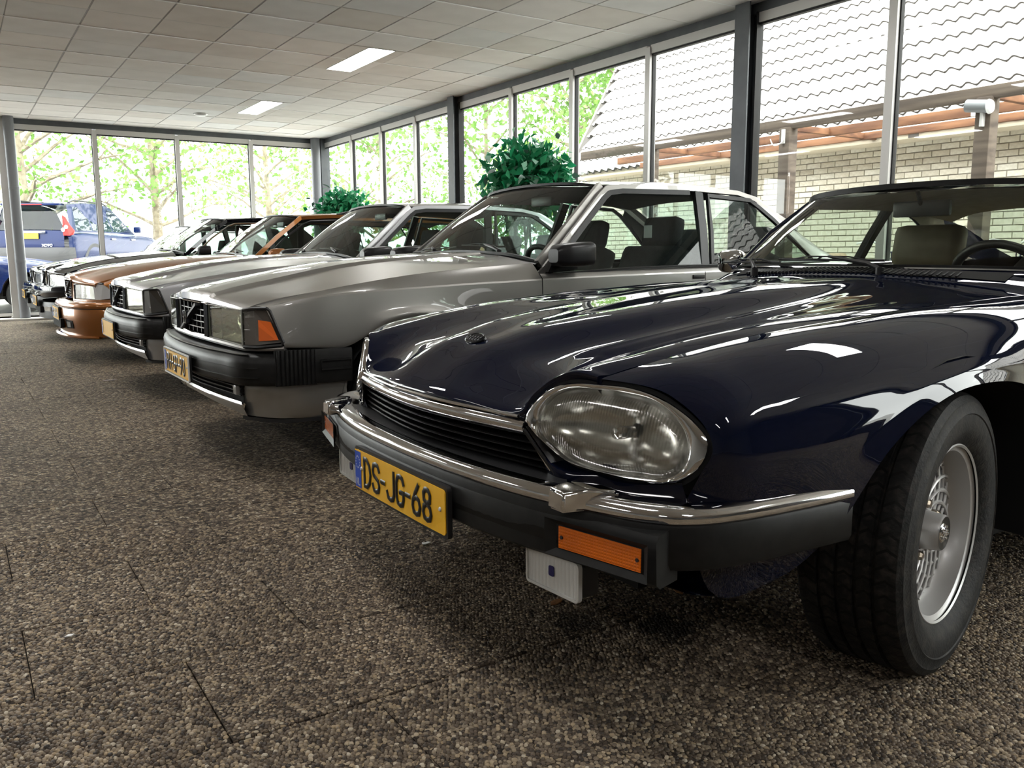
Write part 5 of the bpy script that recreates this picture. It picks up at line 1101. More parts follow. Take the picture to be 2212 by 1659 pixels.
        for xg in (1.503+c, 2.55+c*.5): MB().tube(m([(xg, .785, zz(.915)), (xg, .835, zz(.885)), (xg, .875, zz(.795)), (xg, .883, .66), (xg, .883, .5), (xg, .862, .27)]), .0028, 5).build('door_gap', DARK, R)
        MB().sweep([(-.022, -.012), (.018, -.012), (.022, 0), (.018, .012), (-.022, .012)], m([(1.60+c, .745, zz(.93)), (1.88+c, .672, zz(1.16)), (2.16+c, .598, zz(1.36))]), up=(0, sd, 0)).build('windscreen_pillar', body, R)
        rail_ = [(2.16+c, .60, zz(1.355)), (2.38+c, .625, zz(1.372)), (2.8+c, .64, zz(1.38)), (re, .638, zz(1.368)), (re+.18, .625, zz(1.335))]
        MB().sweep([(-.016, -.02), (.012, -.02), (.016, .014), (-.016, .014)], m(dense(rail_, 3)), up=(0, 0, 1)).build('roof_rail', body, R)
        win = [(1.66+c, .812, zz(.905)), (1.93+c, .722, zz(1.14)), (2.16+c, .648, zz(1.29)), (2.24+c, .640, zz(1.32)), (2.55+c*.5, .650, zz(1.335)), (2.60+c*.5, .812, zz(.925))]
        MB().add(m(win), [tuple(range(6))]).build('door_glass', GLASS_CAR, R, smooth=False)
        MB().tube(m(win+[win[0]]), .011, 6).build('window_frame', CHROME if chrome_win else T, R, ang=25)
        win2 = [(2.66+c*.5, .812, zz(.927)), (2.61+c*.5, .650, zz(1.335)), (3.22, .648, zz(1.325)), (3.40, .80, zz(.94))]
        MB().add(m(win2), [(0, 1, 2, 3)]).build('rear_door_glass', GLASS_CAR, R, smooth=False); MB().tube(m(win2+[win2[0]]), .011, 6).build('window_frame', CHROME if chrome_win else T, R, ang=25)
        if wagon:
            win3 = [(3.46, .80, zz(.942)), (3.30, .648, zz(1.322)), (4.02, .64, zz(1.31)), (4.20, .775, zz(.945))]
            MB().add(m(win3), [(0, 1, 2, 3)]).build('load_bay_glass', GLASS_CAR, R, smooth=False); MB().tube(m(win3+[win3[0]]), .011, 6).build('window_frame', T, R, ang=25)
            MB().add(m([(4.02, .64, zz(1.31)), (re+.18, .62, zz(1.335)), (4.55, .72, zz(.94)), (4.20, .775, zz(.945))]), [(0, 1, 2, 3)]).build('rear_pillar', body, R, smooth=False)
            MB().add(m([(2.61+c*.5, .652, zz(1.335)), (3.22, .650, zz(1.325)), (3.30, .650, zz(1.322)), (4.02, .642, zz(1.31)), (re+.18, .63, zz(1.34)), (re, .642, zz(1.36)), (2.8+c, .645, zz(1.37))]), [tuple(range(7))]).build('roof_side', body, R, smooth=False)
        else:
            MB().add(m([(3.22, .648, zz(1.325)), (re+.18, .62, zz(1.338)), (3.95, .72, zz(.955)), (3.40, .80, zz(.94))]), [(0, 1, 2, 3)]).build('rear_pillar', body, R, smooth=False)
        MB().sweep([(-.014, -.03), (.014, -.03), (.014, .03), (-.014, .03)], m([(2.63+c*.5, .815, zz(.92)), (2.59+c*.5, .655, zz(1.34))]), up=(1, 0, 0)).build('door_pillar', T, R)
        # headlamp with clear indicator at its outer end
        i0, i1, i2 = lamp; lz0, lz1 = zz(.587), zz(.728)
        q = [(.055, i0, lz1-.012), (.105, .48, lz1), (.165, i1+.03, lz1), (.172, i1+.03, lz0), (.10, .48, lz0), (.050, i0-.01, lz0)]
        hb = MB().add(m([(x+.055, w, z) for x, w, z in q]), [(0, 1, 4, 5), (1, 2, 3, 4)]).build('headlamp', REFLECTOR, R, smooth=False)
        MB().add(m(q), [(0, 1, 4, 5), (1, 2, 3, 4)]).build('headlamp_lens', LAMP_CLEAR, hb, smooth=False)
        q2 = [(.166, i1+.035, lz1), (.235, .765, lz1-.006), (.285, .818, lz1-.045), (.287, .822, lz0+.012), (.21, .74, lz0), (.173, i1+.035, lz0)]
        MB().add(m(q2), [(0, 1, 4, 5), (1, 2, 3, 4)]).build('indicator', M('clear_indicator', (.55, .56, .57), .15, coat=1), R, smooth=False)
        MB().tube(m([(.052, i0-.012, lz0-.004), (.053, i0-.006, lz1-.012), (.105, .48, lz1+.006), (.235, .765, lz1+.004)]), .009, 6).build('headlamp_surround', BLACKP, hb)
        MB().sweep([(-.01, -.012), (.006, -.012), (.006, .012), (-.01, .012)], m(dense([(.052, .20, lz0-.02), (.055, i0, lz0-.018), (.10, .48, lz0-.016), (.175, .66, lz0-.014), (.29, .83, lz0-.01)], 3))[::-sd]).build('lamp_sill', body if deep else T, R)
        MB().add(m([(.04, .255, zz(.75)), (.055, i0-.012, lz1-.008), (.05, i0-.016, lz0-.02), (.038, .245, lz0-.02)]), [(0, 1, 2, 3)]).build('grille_cheek', body, R, smooth=False)
        # mirror
        G2 = np.array([[(1.72+c+.13*t, .90+.085*k*u, zz(.985)+.06*k*v) for u, v in rrect(2, 2, .6, 3)] for t, k in ((0, .5), (.15, .85), (.5, 1), (1, .97))]); G2[..., 1] *= sd
        mo = MB().grid(G2, closed_u=True, flip=sd < 0); mo.add([tuple(v) for v in G2[0]], [tuple(range(len(G2[0])))]); mr = mo.build('door_mirror', T if dark_nose else body, R, ang=50); MB().add([tuple(v) for v in G2[-1]], [tuple(range(len(G2[0])))]).build('mirror_face', M('mirror_glass', (.6, .62, .63), .02, 1), mr)
        MB().box((1.74+c, sd*.80, zz(.925)), (1.80+c, sd*.86, zz(.955)), .008).build('mirror_arm', T, mr)
        wheel_well(R, .86, .45, .868, .31, .38, sd); wheel_well(R, 3.52, .45, .868, .31, .38, sd)
        add_wheel(R, wheel, .86, .76, sd, R=.315, r=.2, width=.2, load=.305); add_wheel(R, wheel, 3.52, .76, sd, R=.315, r=.2, width=.2, load=.305)
        if seats:
            seat(R, 2.08+c*.6, sd*.36, .46, IN, w=.5, back=.56, recl=20); 
        if rail: MB().tube(m([(2.55+c, .60, zz(1.385)), (2.75+c, .605, zz(1.435)), (3.4, .60, zz(1.44)), (re-.05, .595, zz(1.43)), (re+.08, .59, zz(1.385))]), [.022, .018, .018, .018, .022], 8).build('luggage_rail', T, R)
    if seats: seat(R, 2.95, 0, .48, IN, w=1.2, back=.52, recl=22, head=False, name='rear_seat')
    # grille
    gz0, gz1 = zz(.60), zz(.752)
    g = MB().grid(np.array([[(.07, w, z) for w in (.25, 0, -.25)] for z in (gz1, gz0)])).build('grille', DARK, R)
    for k in range(6): MB().box((.035, -.24, gz0+.012+.023*k), (.07, .24, gz0+.018+.023*k)).build('grille_bar', BLACKP, g, smooth=False)
    MB().tube([(.03, .245, gz1+.004), (.022, 0, gz1+.008), (.03, -.245, gz1+.004), (.034, -.235, gz0-.006), (.026, 0, gz0-.014), (.034, .235, gz0-.006), (.03, .245, gz1+.004)], .008, 6).build('grille_frame', CHROME, g)
    MB().sweep([(-.004, -.012), (.006, -.012), (.006, .012), (-.004, .012)], [(.026, -.2, gz1-.01), (.026, .2, gz0+.01)], up=(-1, 0, 0)).build('grille_sash', BLACKPAINT, g)
    # bumper
    BP = [(-.085, 0), (-.075, .25), (-.045, .45), (.005, .62), (.085, .755), (.17, .825), (.30, .868), (.39, .878)]
    if deep:
        pr = [(-.10, .045), (-.055, .046), (-.02, .040), (-.004, .022), (0, .0), (-.004, -.010), (.0, -.018), (-.002, -.12), (-.012, -.20), (-.035, -.27), (-.10, -.275)]
        MB().sweep(pr, dense([(x, w, zz(.52)) for x, w in BP[::-1]]+[(x, -w, zz(.52)) for x, w in BP[1:]], 4)).build('bumper', body, R, ang=45)
        MB().sweep([(-.01, -.003), (.0035, -.003), (.0035, .003), (-.01, .003)], dense([(x, w, zz(.506)) for x, w in BP[::-1]]+[(x, -w, zz(.506)) for x, w in BP[1:]], 4)).build('bumper_groove', DARK, R)
        for sd in (-1, 1):
            f = [(-.028, .40, .40), (.012, .565, .395), (.018, .565, .325), (-.016, .40, .318)]
            MB().poly([(x-.030, sd*w, zz(z)) for x, w, z in f], (.03, 0, 0)).build('fog_recess', DARK, R, smooth=False)
            MB().poly([(x-.034, sd*w, zz(z)) for x, w, z in [(-.018, .46, .385), (.0, .53, .382), (.004, .53, .335), (-.012, .46, .333)]], (.006, 0, 0)).build('fog_lamp', M('fog_glass_grey', (.20, .21, .22), .1, coat=1), R, smooth=False)
        MB().poly([(-.092, w, zz(z)) for w, z in ((-.36, .405), (.36, .405), (.33, .318), (-.33, .318))], (.03, 0, 0)).build('lower_intake', DARK, R, smooth=False)
        MB().sweep([(-.05, -.012), (.012, -.012), (.016, .0), (.0, .012), (-.05, .012)], dense([(x+.004, w*.96, .250+dz*.3) for x, w in BP[-3::-1]]+[(x+.004, -w*.96, .250+dz*.3) for x, w in BP[1:-2]], 4)).build('chin_spoiler', body, R)
    else:
        pr = [(-.10, .05), (-.03, .05), (-.006, .04), (0, .02), (.0, -.06), (-.01, -.075), (-.10, -.08)]
        MB().sweep(pr, dense([(x, w, zz(.555)) for x, w in BP[::-1]]+[(x, -w, zz(.555)) for x, w in BP[1:]], 4)).build('bumper', body, R, ang=45)
        MB().sweep([(-.06, .06), (-.012, .06), (-.002, 0), (-.012, -.13), (-.06, -.14)], dense([(x+.02, w*.97, .39) for x, w in BP[::-1]]+[(x+.02, -w*.97, .39) for x, w in BP[1:]], 4)).build('bumper_skirt', BLACKP, R, ang=45)
        MB().sweep([(-.01, -.008), (.006, -.006), (.006, .006), (-.01, .008)], dense([(x, w, zz(.545)) for x, w in BP[::-1]]+[(x, -w, zz(.545)) for x, w in BP[1:]], 4)).build('bumper_strip', BLACKPAINT, R)
        MB().poly([(-.07, w, z) for w, z in ((-.36, .40), (.36, .40), (.33, .325), (-.33, .325))], (.03, 0, 0)).build('lower_intake', DARK, R, smooth=False)
        for sd in (-1, 1): MB().poly([(x-.012, sd*w, z) for x, w, z in [(-.028, .44, .40), (.022, .585, .40), (.026, .585, .35), (-.018, .44, .35)]], (.01, 0, 0)).build('fog_lamp', M('fog_glass_pale', (.6, .6, .58), .12, coat=1), R, smooth=False)
    if plate: number_plate(R, -.096, zz(.445), plate)
    wiper(R, (1.53+c, .30, zz(.998)), (1.54+c, .36, zz(1.02)), (1.60+c, .68, zz(.995)), (1.575+c, .10, zz(1.028))); wiper(R, (1.54+c, -.42, zz(.992)), (1.54+c, -.35, zz(1.02)), (1.585+c, .06, zz(1.035)), (1.60+c, -.42, zz(1.015)))
    if wagon:
        panel('tailgate_glass', np.array([[(re+.2, -.56, zz(1.36)), (re+.22, 0, zz(1.37)), (re+.2, .56, zz(1.36))], [(4.56, -.68, zz(.95)), (4.6, 0, zz(.955)), (4.56, .68, zz(.95))]]), GLASS_CAR, R)
    else:
        panel('rear_window', np.array([[(re+.2, -.56, zz(1.36)), (re+.22, 0, zz(1.378)), (re+.2, .56, zz(1.36))], [(3.98, -.66, zz(.955)), (4.02, 0, zz(.965)), (3.98, .66, zz(.955))]]), GLASS_CAR, R)
        panel('boot_lid', np.array([[(3.96, -.77, zz(.945)), (4.02, 0, zz(.965)), (3.96, .77, zz(.945))], [(4.3, -.75, zz(.94)), (4.3, 0, zz(.955)), (4.3, .75, zz(.94))], [(4.6, -.70, zz(.92)), (4.63, 0, zz(.93)), (4.6, .70, zz(.92))]]), body, R)
    panel('tail_panel', np.array([[(4.6, -.715, zz(.92)), (4.64, 0, zz(.93)), (4.6, .715, zz(.92))], [(4.61, -.80, .66), (4.66, 0, .66), (4.61, .80, .66)], [(4.6, -.79, .32), (4.66, 0, .32), (4.6, .79, .32)]]), body, R)
    panel('dashboard', np.array([[(1.57+c, -.70, zz(.935)), (1.55+c, 0, zz(.97)), (1.57+c, .70, zz(.935))], [(1.83+c, -.74, zz(.93)), (1.83+c, 0, zz(.96)), (1.83+c, .74, zz(.93))], [(1.9+c, -.74, .6), (1.9+c, 0, .6), (1.9+c, .74, .6)]]), M('dash_black', (.016, .015, .014), .75), R, sharp_v=(1,))
    steering_wheel(R, 1.95+c, -.36, zz(.86), r=.185, tilt=62)
    MB().box((2.13+c, -.11, zz(1.275)), (2.15+c, .11, zz(1.33)), .012).build('inner_mirror', M('mirror_black', (.02, .022, .022), .35), R)
    MB().box((.9, -.76, .22), (4.5, .76, .27)).build('floor_pan', DARK, R, smooth=False); MB().box((.22, -.62, .26), (.9, .62, .56)).build('engine_bay', DARK, R, smooth=False)
    return R
BRONZE = paint('bronze_orange_paint', (.30, .105, .018), metal=.55, rough=.32)
BLACKCAR = paint('black_car_paint', (.006, .006, .009), rough=.4)
DARKCAR = paint('dark_green_grey_paint', (.012, .016, .018), rough=.4)
OUTBLUE = M('deep_blue_paint', (.005, .014, .07), .4, coat=.45, coat_r=.05, spec=.1)
build_round(.90, 9.3, 0, BRONZE, 'bronze orange wagon with black roof rails', 'XX-SX-61', wagon=True, name='wagon_car', rail=True, group='cars in the far half of the row', seats=True)
build_round(.90, 11.75, 0, BLACKCAR, 'black saloon with chrome window frames next to the bronze wagon', 'XR-NH-90', dz=.05, cab=-.10, chrome_win=True, name='saloon_car', group='cars in the far half of the row', deep=False, dark_nose=True)
build_round(.93, 14.12, 0, DARKCAR, 'dark saloon by the far glass wall, last of the row', 'GV-JX-80', dz=.02, cab=.03, name='saloon_car', group='cars in the far half of the row', deep=False, dark_nose=True)
# ------------------------------------------------------------------ outside the glass
def leaf_mat(name, c1, c2, tr=.45, rough=.5, scale=2.5):
    if name in MATS: return MATS[name]
    m, nt, b = nodes_of(name); N = nt.nodes; L = nt.links
    g = N.new('ShaderNodeNewGeometry'); nz = N.new('ShaderNodeTexNoise'); nz.inputs['Scale'].default_value = scale; L.new(g.outputs['Position'], nz.inputs['Vector'])
    rp = N.new('ShaderNodeValToRGB'); rp.color_ramp.elements[0].position = .35; rp.color_ramp.elements[1].position = .65
    rp.color_ramp.elements[0].color = (*c1, 1); rp.color_ramp.elements[1].color = (*c2, 1)
    L.new(nz.outputs[0], rp.inputs[0]); L.new(rp.outputs[0], b.inputs['Base Color']); b.inputs['Roughness'].default_value = rough
    t = N.new('ShaderNodeBsdfTranslucent'); L.new(rp.outputs[0], t.inputs[0]); mx = N.new('ShaderNodeMixShader'); mx.inputs[0].default_value = tr
    L.new(b.outputs[0], mx.inputs[1]); L.new(t.outputs[0], mx.inputs[2]); L.new(mx.outputs[0], N['Material Output'].inputs[0])
    MATS[name] = m; return m
LEAF = leaf_mat('tree_leaf', (.09, .20, .035), (.20, .34, .08)); BARK = noisy('tree_bark', (.16, .13, .09), (.30, .26, .19), 7, .9, bump=.4)
LEAF2 = leaf_mat('hedge_leaf', (.03, .08, .015), (.09, .17, .03), .2)
def leaves(name, P, size, mat, parent, rng, flat=0):
    P = np.asarray(P); n = len(P)
    a = rng.normal(size=(n, 3)); a[:, 2] *= (1-flat); a /= np.linalg.norm(a, axis=1)[:, None]
    b = np.cross(a, rng.normal(size=(n, 3))); b /= np.linalg.norm(b, axis=1)[:, None]
    s = size*rng.uniform(.7, 1.25, n)[:, None]; c = np.cross(a, b)*s*.12
    V = np.stack([P, P+a*s*.5+b*s*.32+c, P+a*s, P+a*s*.5-b*s*.32+c], 1).reshape(-1, 3)
    me = bpy.data.meshes.new(name); me.vertices.add(4*n); me.vertices.foreach_set('co', V.ravel())
    me.loops.add(4*n); me.loops.foreach_set('vertex_index', np.arange(4*n)); me.polygons.add(n); me.polygons.foreach_set('loop_start', np.arange(n)*4); me.polygons.foreach_set('loop_total', np.full(n, 4))
    me.materials.append(mat); me.update(calc_edges=True); o = obj(name, me, parent); o['kind'] = 'stuff'; return o
def tree(x, y, h, z0=0, trunk=.14, crown=2.2, n=5200, seed=1, label='', lean=0, base=.32, size=.15, mat=None):
    rg = np.random.default_rng(seed); rr = random.Random(seed); R = empty('street_tree', (x, y, z0)); tag(R, label, 'tree', 'trees around the showroom')
    mb = MB(); top = Vector((lean, 0, h*.86)); P = [Vector((0, 0, -.1)), Vector((lean*.1+.03, .02, h*.2)), Vector((lean*.35-.03, 0, h*.5)), top]
    tr = dense([p[:] for p in P], 5); mb.tube(tr, [trunk*(1-.85*i/(len(tr)-1)) for i in range(len(tr))], 8); tips = []
    br = MB()
    for k in range(26):
        t = base+(.95-base)*(k+rr.random())/26; p = Vector(tr[int(t*(len(tr)-1))]); a = k*2.4+rr.uniform(-.4, .4)
        ln = crown*(1-.55*abs(t-.5)*1.2)*rr.uniform(.7, 1.1); d = Vector((math.cos(a), math.sin(a), rr.uniform(.35, .9))).normalized()
        q = [p+d*ln*f+Vector((rr.gauss(0, .07), rr.gauss(0, .07), rr.gauss(0, .06)-.10*f*f*ln))*f for f in (0, .25, .5, .75, 1)]
        br.tube(q, [trunk*.34*(1-.8*f) for f in (0, .25, .5, .75, 1)], 5)
        for f in (2, 3, 4):
            tips.append(q[f])
            for _ in range(2):
                e = q[f]+Vector((rr.gauss(0, .4), rr.gauss(0, .4), rr.gauss(.1, .3))); br.tube([q[f], e], [trunk*.10, .006], 4); tips.append(e)
    mb.build('trunk', BARK, R); br.build('branches', BARK, R)
    T = np.array([t[:] for t in tips]); pts = T[rg.integers(0, len(T), n)]+rg.normal(size=(n, 3))*np.array((.30, .30, .24)); leaves('foliage', pts, size, mat or LEAF, R, rg)
    return R
def ground():
    G = []
    for y, z in ((-40, -.03), (15.62, -.03), (18.9, -.03), (20.6, .40), (60, .42)): G.append([(x, y, z) for x in (-45, 6.05, 70)])
    for k in (2, 3, 4):
        pass
    mb = MB().grid(np.array(G)); o = mb.build('ground', noisy('pale_paving', (.42, .41, .39), (.52, .51, .49), 2.5, .85), None, smooth=False); tag(o, 'pale paved ground outside the showroom', 'ground', kind='structure')
ground()
ROOF = noisy('roof_tile_clay', (.40, .385, .37), (.54, .52, .50), 5, .8, bump=.1); WOOD = noisy('weathered_wood', (.055, .04, .03), (.13, .10, .075), 6, .85, bump=.3, stretch=(1, .15, 3))
WOOD2 = noisy('reddish_wood', (.08, .03, .014), (.21, .095, .042), 7, .8, bump=.3, stretch=(1, .3, 2)); CREAM = M('cream_board', (.55, .49, .38), .6)
def neighbour():
    R = empty('neighbour_house', (9.3, 6, 0)); tag(R, 'low brick house with a wavy tiled roof behind the pergola', 'house')
    y0, y1 = -3.0, 12.0; tilt = .62
    wall = MB().box((0, y0-6, -.03), (.3, y1-6, 2.34)).build('brick_wall', M('brick_mortar', (.36, .33, .28), .9), R, smooth=False)
    BR = [noisy('cream_brick_%d' % k, c1, c2, 30, .85, bump=.2) for k, (c1, c2) in enumerate((((.56, .52, .42), (.66, .62, .52)), ((.50, .46, .37), (.60, .56, .46)), ((.60, .57, .48), (.70, .67, .58))))]
    L, H, J = .198, .058, .012; me = [MB().box((-.014, -L/2, -H/2), (.02, L/2, H/2), .004).data('brick', b, ang=30) for b in BR]; cells = []
    for r in range(33):
        z = .03+r*(H+J)
        for k in range(int((y1-y0)/(L+J))+1):
            y = y0+(k+.5+(.5 if r % 2 else 0))*(L+J)
            if y+L/2 < y1: cells.append((y, z))
    cells.sort(key=lambda c: (0 if 2.2 < c[0] < 9.5 and c[1] > 1.45 else 1, math.hypot(c[0]-4.2, (c[1]-1.9)*2.2))); rest = MB()
    for k, (y, z) in enumerate(cells):
        if k < 300: obj('brick', me[R8.randrange(3)], wall, (R8.uniform(-.003, .003), y-6, z))
        else: rest.box((-.014, y-6-L/2, z-H/2), (.02, y-6+L/2, z+H/2))
    tag(rest.build('more_bricks', BR[0], wall, smooth=False), kind='stuff')
    MB().box((-.40, y0-6, 2.205), (-.37, y1-6, 2.275)).build('fascia_board', CREAM, R, smooth=False); MB().box((-.38, y0-6, 2.21), (0, y1-6, 2.23)).build('soffit', CREAM, R, smooth=False)
    # pantiles, 45 degrees, each row lapping the one below
    ts = MB(); n = 10; prof = []
    for i in range(n+1):
        u = -.085+.17*i/n; prof.append((u, .022*math.sin(2*math.pi*i/n*1.0)))
    def tp(u, v, h): return (v*.7071-h*.7071, u, v*.7071+h*.7071)
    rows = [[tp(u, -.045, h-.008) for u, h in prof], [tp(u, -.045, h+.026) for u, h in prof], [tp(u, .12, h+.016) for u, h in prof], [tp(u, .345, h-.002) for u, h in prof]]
    ts.grid(np.array(rows[1:])); ts.cm = 1; ts.grid(np.array(rows[:2])); EDG = M('shaded_tile_edge', (.045, .04, .035), .9); rm = ts.data('roof_tile', [ROOF, EDG], ang=60); M0 = list(ts.m); V0 = np.array(ts.V); F0 = ts.F  # dark front-edge colour paints the shadow line under each tile row
    roof = MB().add([(-.42, y0-6, 2.28), (-.42, y1-6, 2.28), (3.4, y1-6+3.82*tilt, 6.1), (3.4, y0-6, 6.1)], [(0, 1, 2, 3)]); roof.box((-.42, y1-6-.02, 2.2), (3.4, y1-6, 2.3)); rf = roof.build('roof', M('roof_felt', (.05, .045, .04), .9), R, smooth=False)
    cells = []
    for r in range(15):
        for k in range(int((y1+tilt*.237*r-y0)/.17)): cells.append((-.42+.335*r*.7071+.0, y0-6+.17*(k+.5), 2.305+.335*r*.7071, r))
    cells.sort(key=lambda c: (0 if 3 < c[1]+6 < 11 else 1, c[3]+abs(c[1]+6-6.2)*.9)); rest = MB(); nn = 0
    for k, (x, y, z, r) in enumerate(cells):
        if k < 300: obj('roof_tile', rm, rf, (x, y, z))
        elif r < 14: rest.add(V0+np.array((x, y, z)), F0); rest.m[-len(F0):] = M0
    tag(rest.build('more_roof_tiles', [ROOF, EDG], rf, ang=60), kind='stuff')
    MB().poly([(-.42, y1-6+.01, 2.30), (3.4, y1-6+.01+3.82*tilt, 6.12), (3.4, y1-6+.01+3.82*tilt, 5.95), (-.36, y1-6+.01, 2.2)], (0, .025, 0)).build('verge_board', CREAM, R, smooth=False)
    MB().add([(.15, y1-6-.02, -.03), (.15, y1-6-.02, 2.6), (3.4, y1-6-.02+3.2*tilt, 5.9), (3.4, y1-6-.02, -.03)], [(0, 1, 2, 3)]).build('gable_wall', BR[0], R, smooth=False)
    for y in (2.1, -.3, -2.2): MB().box((-.405, y-.06, 2.212), (-.395, y+.06, 2.25)).build('vent_grille', M('vent_dark', (.1, .09, .08), .7), R, smooth=False)
neighbour()
def pergola():
    R = empty('pergola', (7.3, 5.5, 0)); tag(R, 'weathered wooden pergola between the showroom and the brick house', 'pergola')
    MB().box((-.035, -6.5, 2.225), (.035, 4.0, 2.33), .006).build('front_beam', WOOD, R)
    MB().box((.77, -6.5, 2.225), (.83, 4.2, 2.315), .006).build('middle_beam', WOOD2, R); MB().box((1.37, -6.5, 2.225), (1.43, 4.4, 2.30), .006).build('wall_beam', WOOD2, R)
    for y in (-4.5, -1.47, .56, 2.62): MB().box((-.065, y-.065, -.03), (.065, y+.065, 2.24), .01).build('post', WOOD, R)
    for k in range(5): MB().box((.04, -5.8+2.15*k, 2.235), (1.62, -5.74+2.15*k, 2.30), .006).build('rafter', WOOD2, R)
    for y in (-3.1, -.95, 1.2): MB().box((.74, y-.04, 2.22), (.77, y+.04, 2.31)).build('joist_hanger', ALU, R, smooth=False)
    c = empty('security_lamp', (7.205, 4.02, 2.15)); tag(c, 'small grey outdoor spotlight on the pergola post', 'lamp')
    MB().tube([(0, .13, .03), (0, -.06, 0)], [.052, .052], 18).build('lamp_housing', M('lamp_grey', (.22, .23, .24), .5), c, ang=40); MB().lathe([(0, -.03), (.05, -.02), (.06, 0)], (0, -.055, 0), 'y', 18).build('lamp_glass', M('lamp_white', (.8, .8, .8), .3), c)
    MB().box((-.012, -.012, -.15), (.03, .012, -.03)).build('lamp_bracket', ALU, c, smooth=False)
    h = empty('wall_hook', (7.22, 6.06, 2.13)); tag(h, 'curved metal hook screwed to the pergola post', 'hook')
    MB().tube(dense([(.01, 0, .05), (-.02, 0, -.04), (-.05, .06, -.07), (-.05, .12, 0)], 5), .006, 6).build('hook_bar', ALU, h); MB().box((-.005, -.02, -.05), (.01, .02, .09)).build('hook_plate', ALU, h, smooth=False)
pergola()
def bicycle(x, y, rz, label):
    R = empty('bicycle', (x, y, -.03), rz); tag(R, label, 'bicycle', 'parked bicycles'); K = M('bike_black', (.02, .02, .022), .4)
    for nm, cx in (('front_wheel', .55), ('rear_wheel', -.55)):
        mb = MB().lathe([(.33, -.012), (.345, 0), (.33, .012)], (cx, 0, .345), 'y', 36, closed=True)
        for k in range(16):
            a = k*math.pi/8; mb.tube([(cx, 0, .345), (cx+.33*math.cos(a), 0, .345+.33*math.sin(a))], .0015, 4)
        mb.build(nm, K, R)
    fr = MB()
    for P in ([(-.55, 0, .345), (-.1, 0, .30), (.35, 0, .80)], [(-.1, 0, .30), (-.25, 0, .85)], [(-.23, 0, .78), (.36, 0, .86)], [(-.55, 0, .345), (-.24, 0, .80)], [(.33, 0, .96), (.40, 0, .70), (.55, 0, .345)]): fr.tube(P, .017, 7)
    fr.build('frame', K, R); MB().tube(dense([(.12, .30, 1.10), (.24, .25, 1.12), (.33, .08, 1.06), (.33, 0, 1.02), (.33, -.08, 1.06), (.24, -.25, 1.12), (.12, -.30, 1.10)], 4), .012, 7).build('handlebar', ALU, R); MB().tube([(.33, 0, .95), (.33, 0, 1.06)], .013, 7).build('stem', ALU, R)
    MB().box((-.40, -.10, .92), (-.12, .10, 1.0), .035).build('saddle', M('saddle_tan', (.35, .25, .17), .6), R, ang=60); MB().tube([(-.25, 0, .83), (-.26, 0, .94)], .013, 7).build('seat_post', ALU, R)
    b = MB()
    for z in (.80, .87, .94, 1.01): b.tube([(.42, -.17, z), (.70, -.17, z), (.70, .17, z), (.42, .17, z), (.42, -.17, z)], .008, 5)
    for k in range(7):
        for yy in (-.17, .17): b.tube([(.42+.28*k/6, yy, .80), (.42+.28*k/6, yy, 1.01)], .006, 4)
    for k in range(7):
        for xx in (.42, .70): b.tube([(xx, -.17+.34*k/6, .80), (xx, -.17+.34*k/6, 1.01)], .006, 4)
    b.box((.42, -.17, .795), (.70, .17, .803)); b.build('crate', M('crate_navy', (.012, .014, .04), .5), R)
bicycle(8.35, 5.95, math.radians(-75), 'black bicycle with a dark crate behind the navy coupe'); bicycle(8.55, 4.6, math.radians(-100), 'black bicycle nearest the brick wall, beyond the navy coupe')
T = [(1.6, 24.5, 8, .4, .20, 2.9, 'tree behind the dark blue off-roader at the left'), (4.85, 25.5, 8.5, .42, .17, 2.6, 'tree with a pale trunk beyond the far glass wall, behind the black saloon'), (8.6, 27.5, 8, .42, .15, 2.6, 'tree beyond the far glass wall left of the corner post'), (-2.6, 25, 8.5, .42, .18, 2.8, 'tree beyond the far glass wall outside the left picture edge'), (10.2, 22.5, 7.5, .42, .13, 2.2, 'slim tree seen through the panes right of the corner post'), (12.3, 20.2, 8, .1, .12, 2.4, 'multi stemmed tree left of the steel column in the right wall'), (13.4, 17.6, 8, 0, .13, 2.6, 'bushy tree right of the steel column in the right wall'), (15.6, 17.8, 8.5, 0, .16, 2.9, 'dense tree half hidden by the tiled roof')]
for k, (x, y, h, z, tr, cr, lb) in enumerate(T): tree(x, y, h, z, tr, cr, (2300, 2000, 2000, 2300, 2400, 2800, 3300, 5200)[k], 11+k, lb, base=.18 if k >= 4 else .30, size=.17)
def hedge(x0, x1, y, h, label, seed):
    rg = np.random.default_rng(seed); R = empty('hedge', ((x0+x1)/2, y, -.03)); tag(R, label, 'hedge')
    w = (x1-x0)/2; mb = MB(); mb.box((-w, -.35, 0), (w, .35, h*.9)); mb.build('hedge_core', LEAF2, R, smooth=False); n = int(1500*w)
    P = rg.uniform((-w, -.5, 0), (w, .5, h), (n, 3)); P[:, 2] *= (1+.12*np.sin(P[:, 0]*1.7)); k = rg.integers(0, 3, n); P[k == 0, 1] = .45; leaves('foliage', P, .14, LEAF2, R, rg)
hedge(-12, 13, -12.5, 2.3, 'green hedge behind the showroom, seen as a reflection', 5)
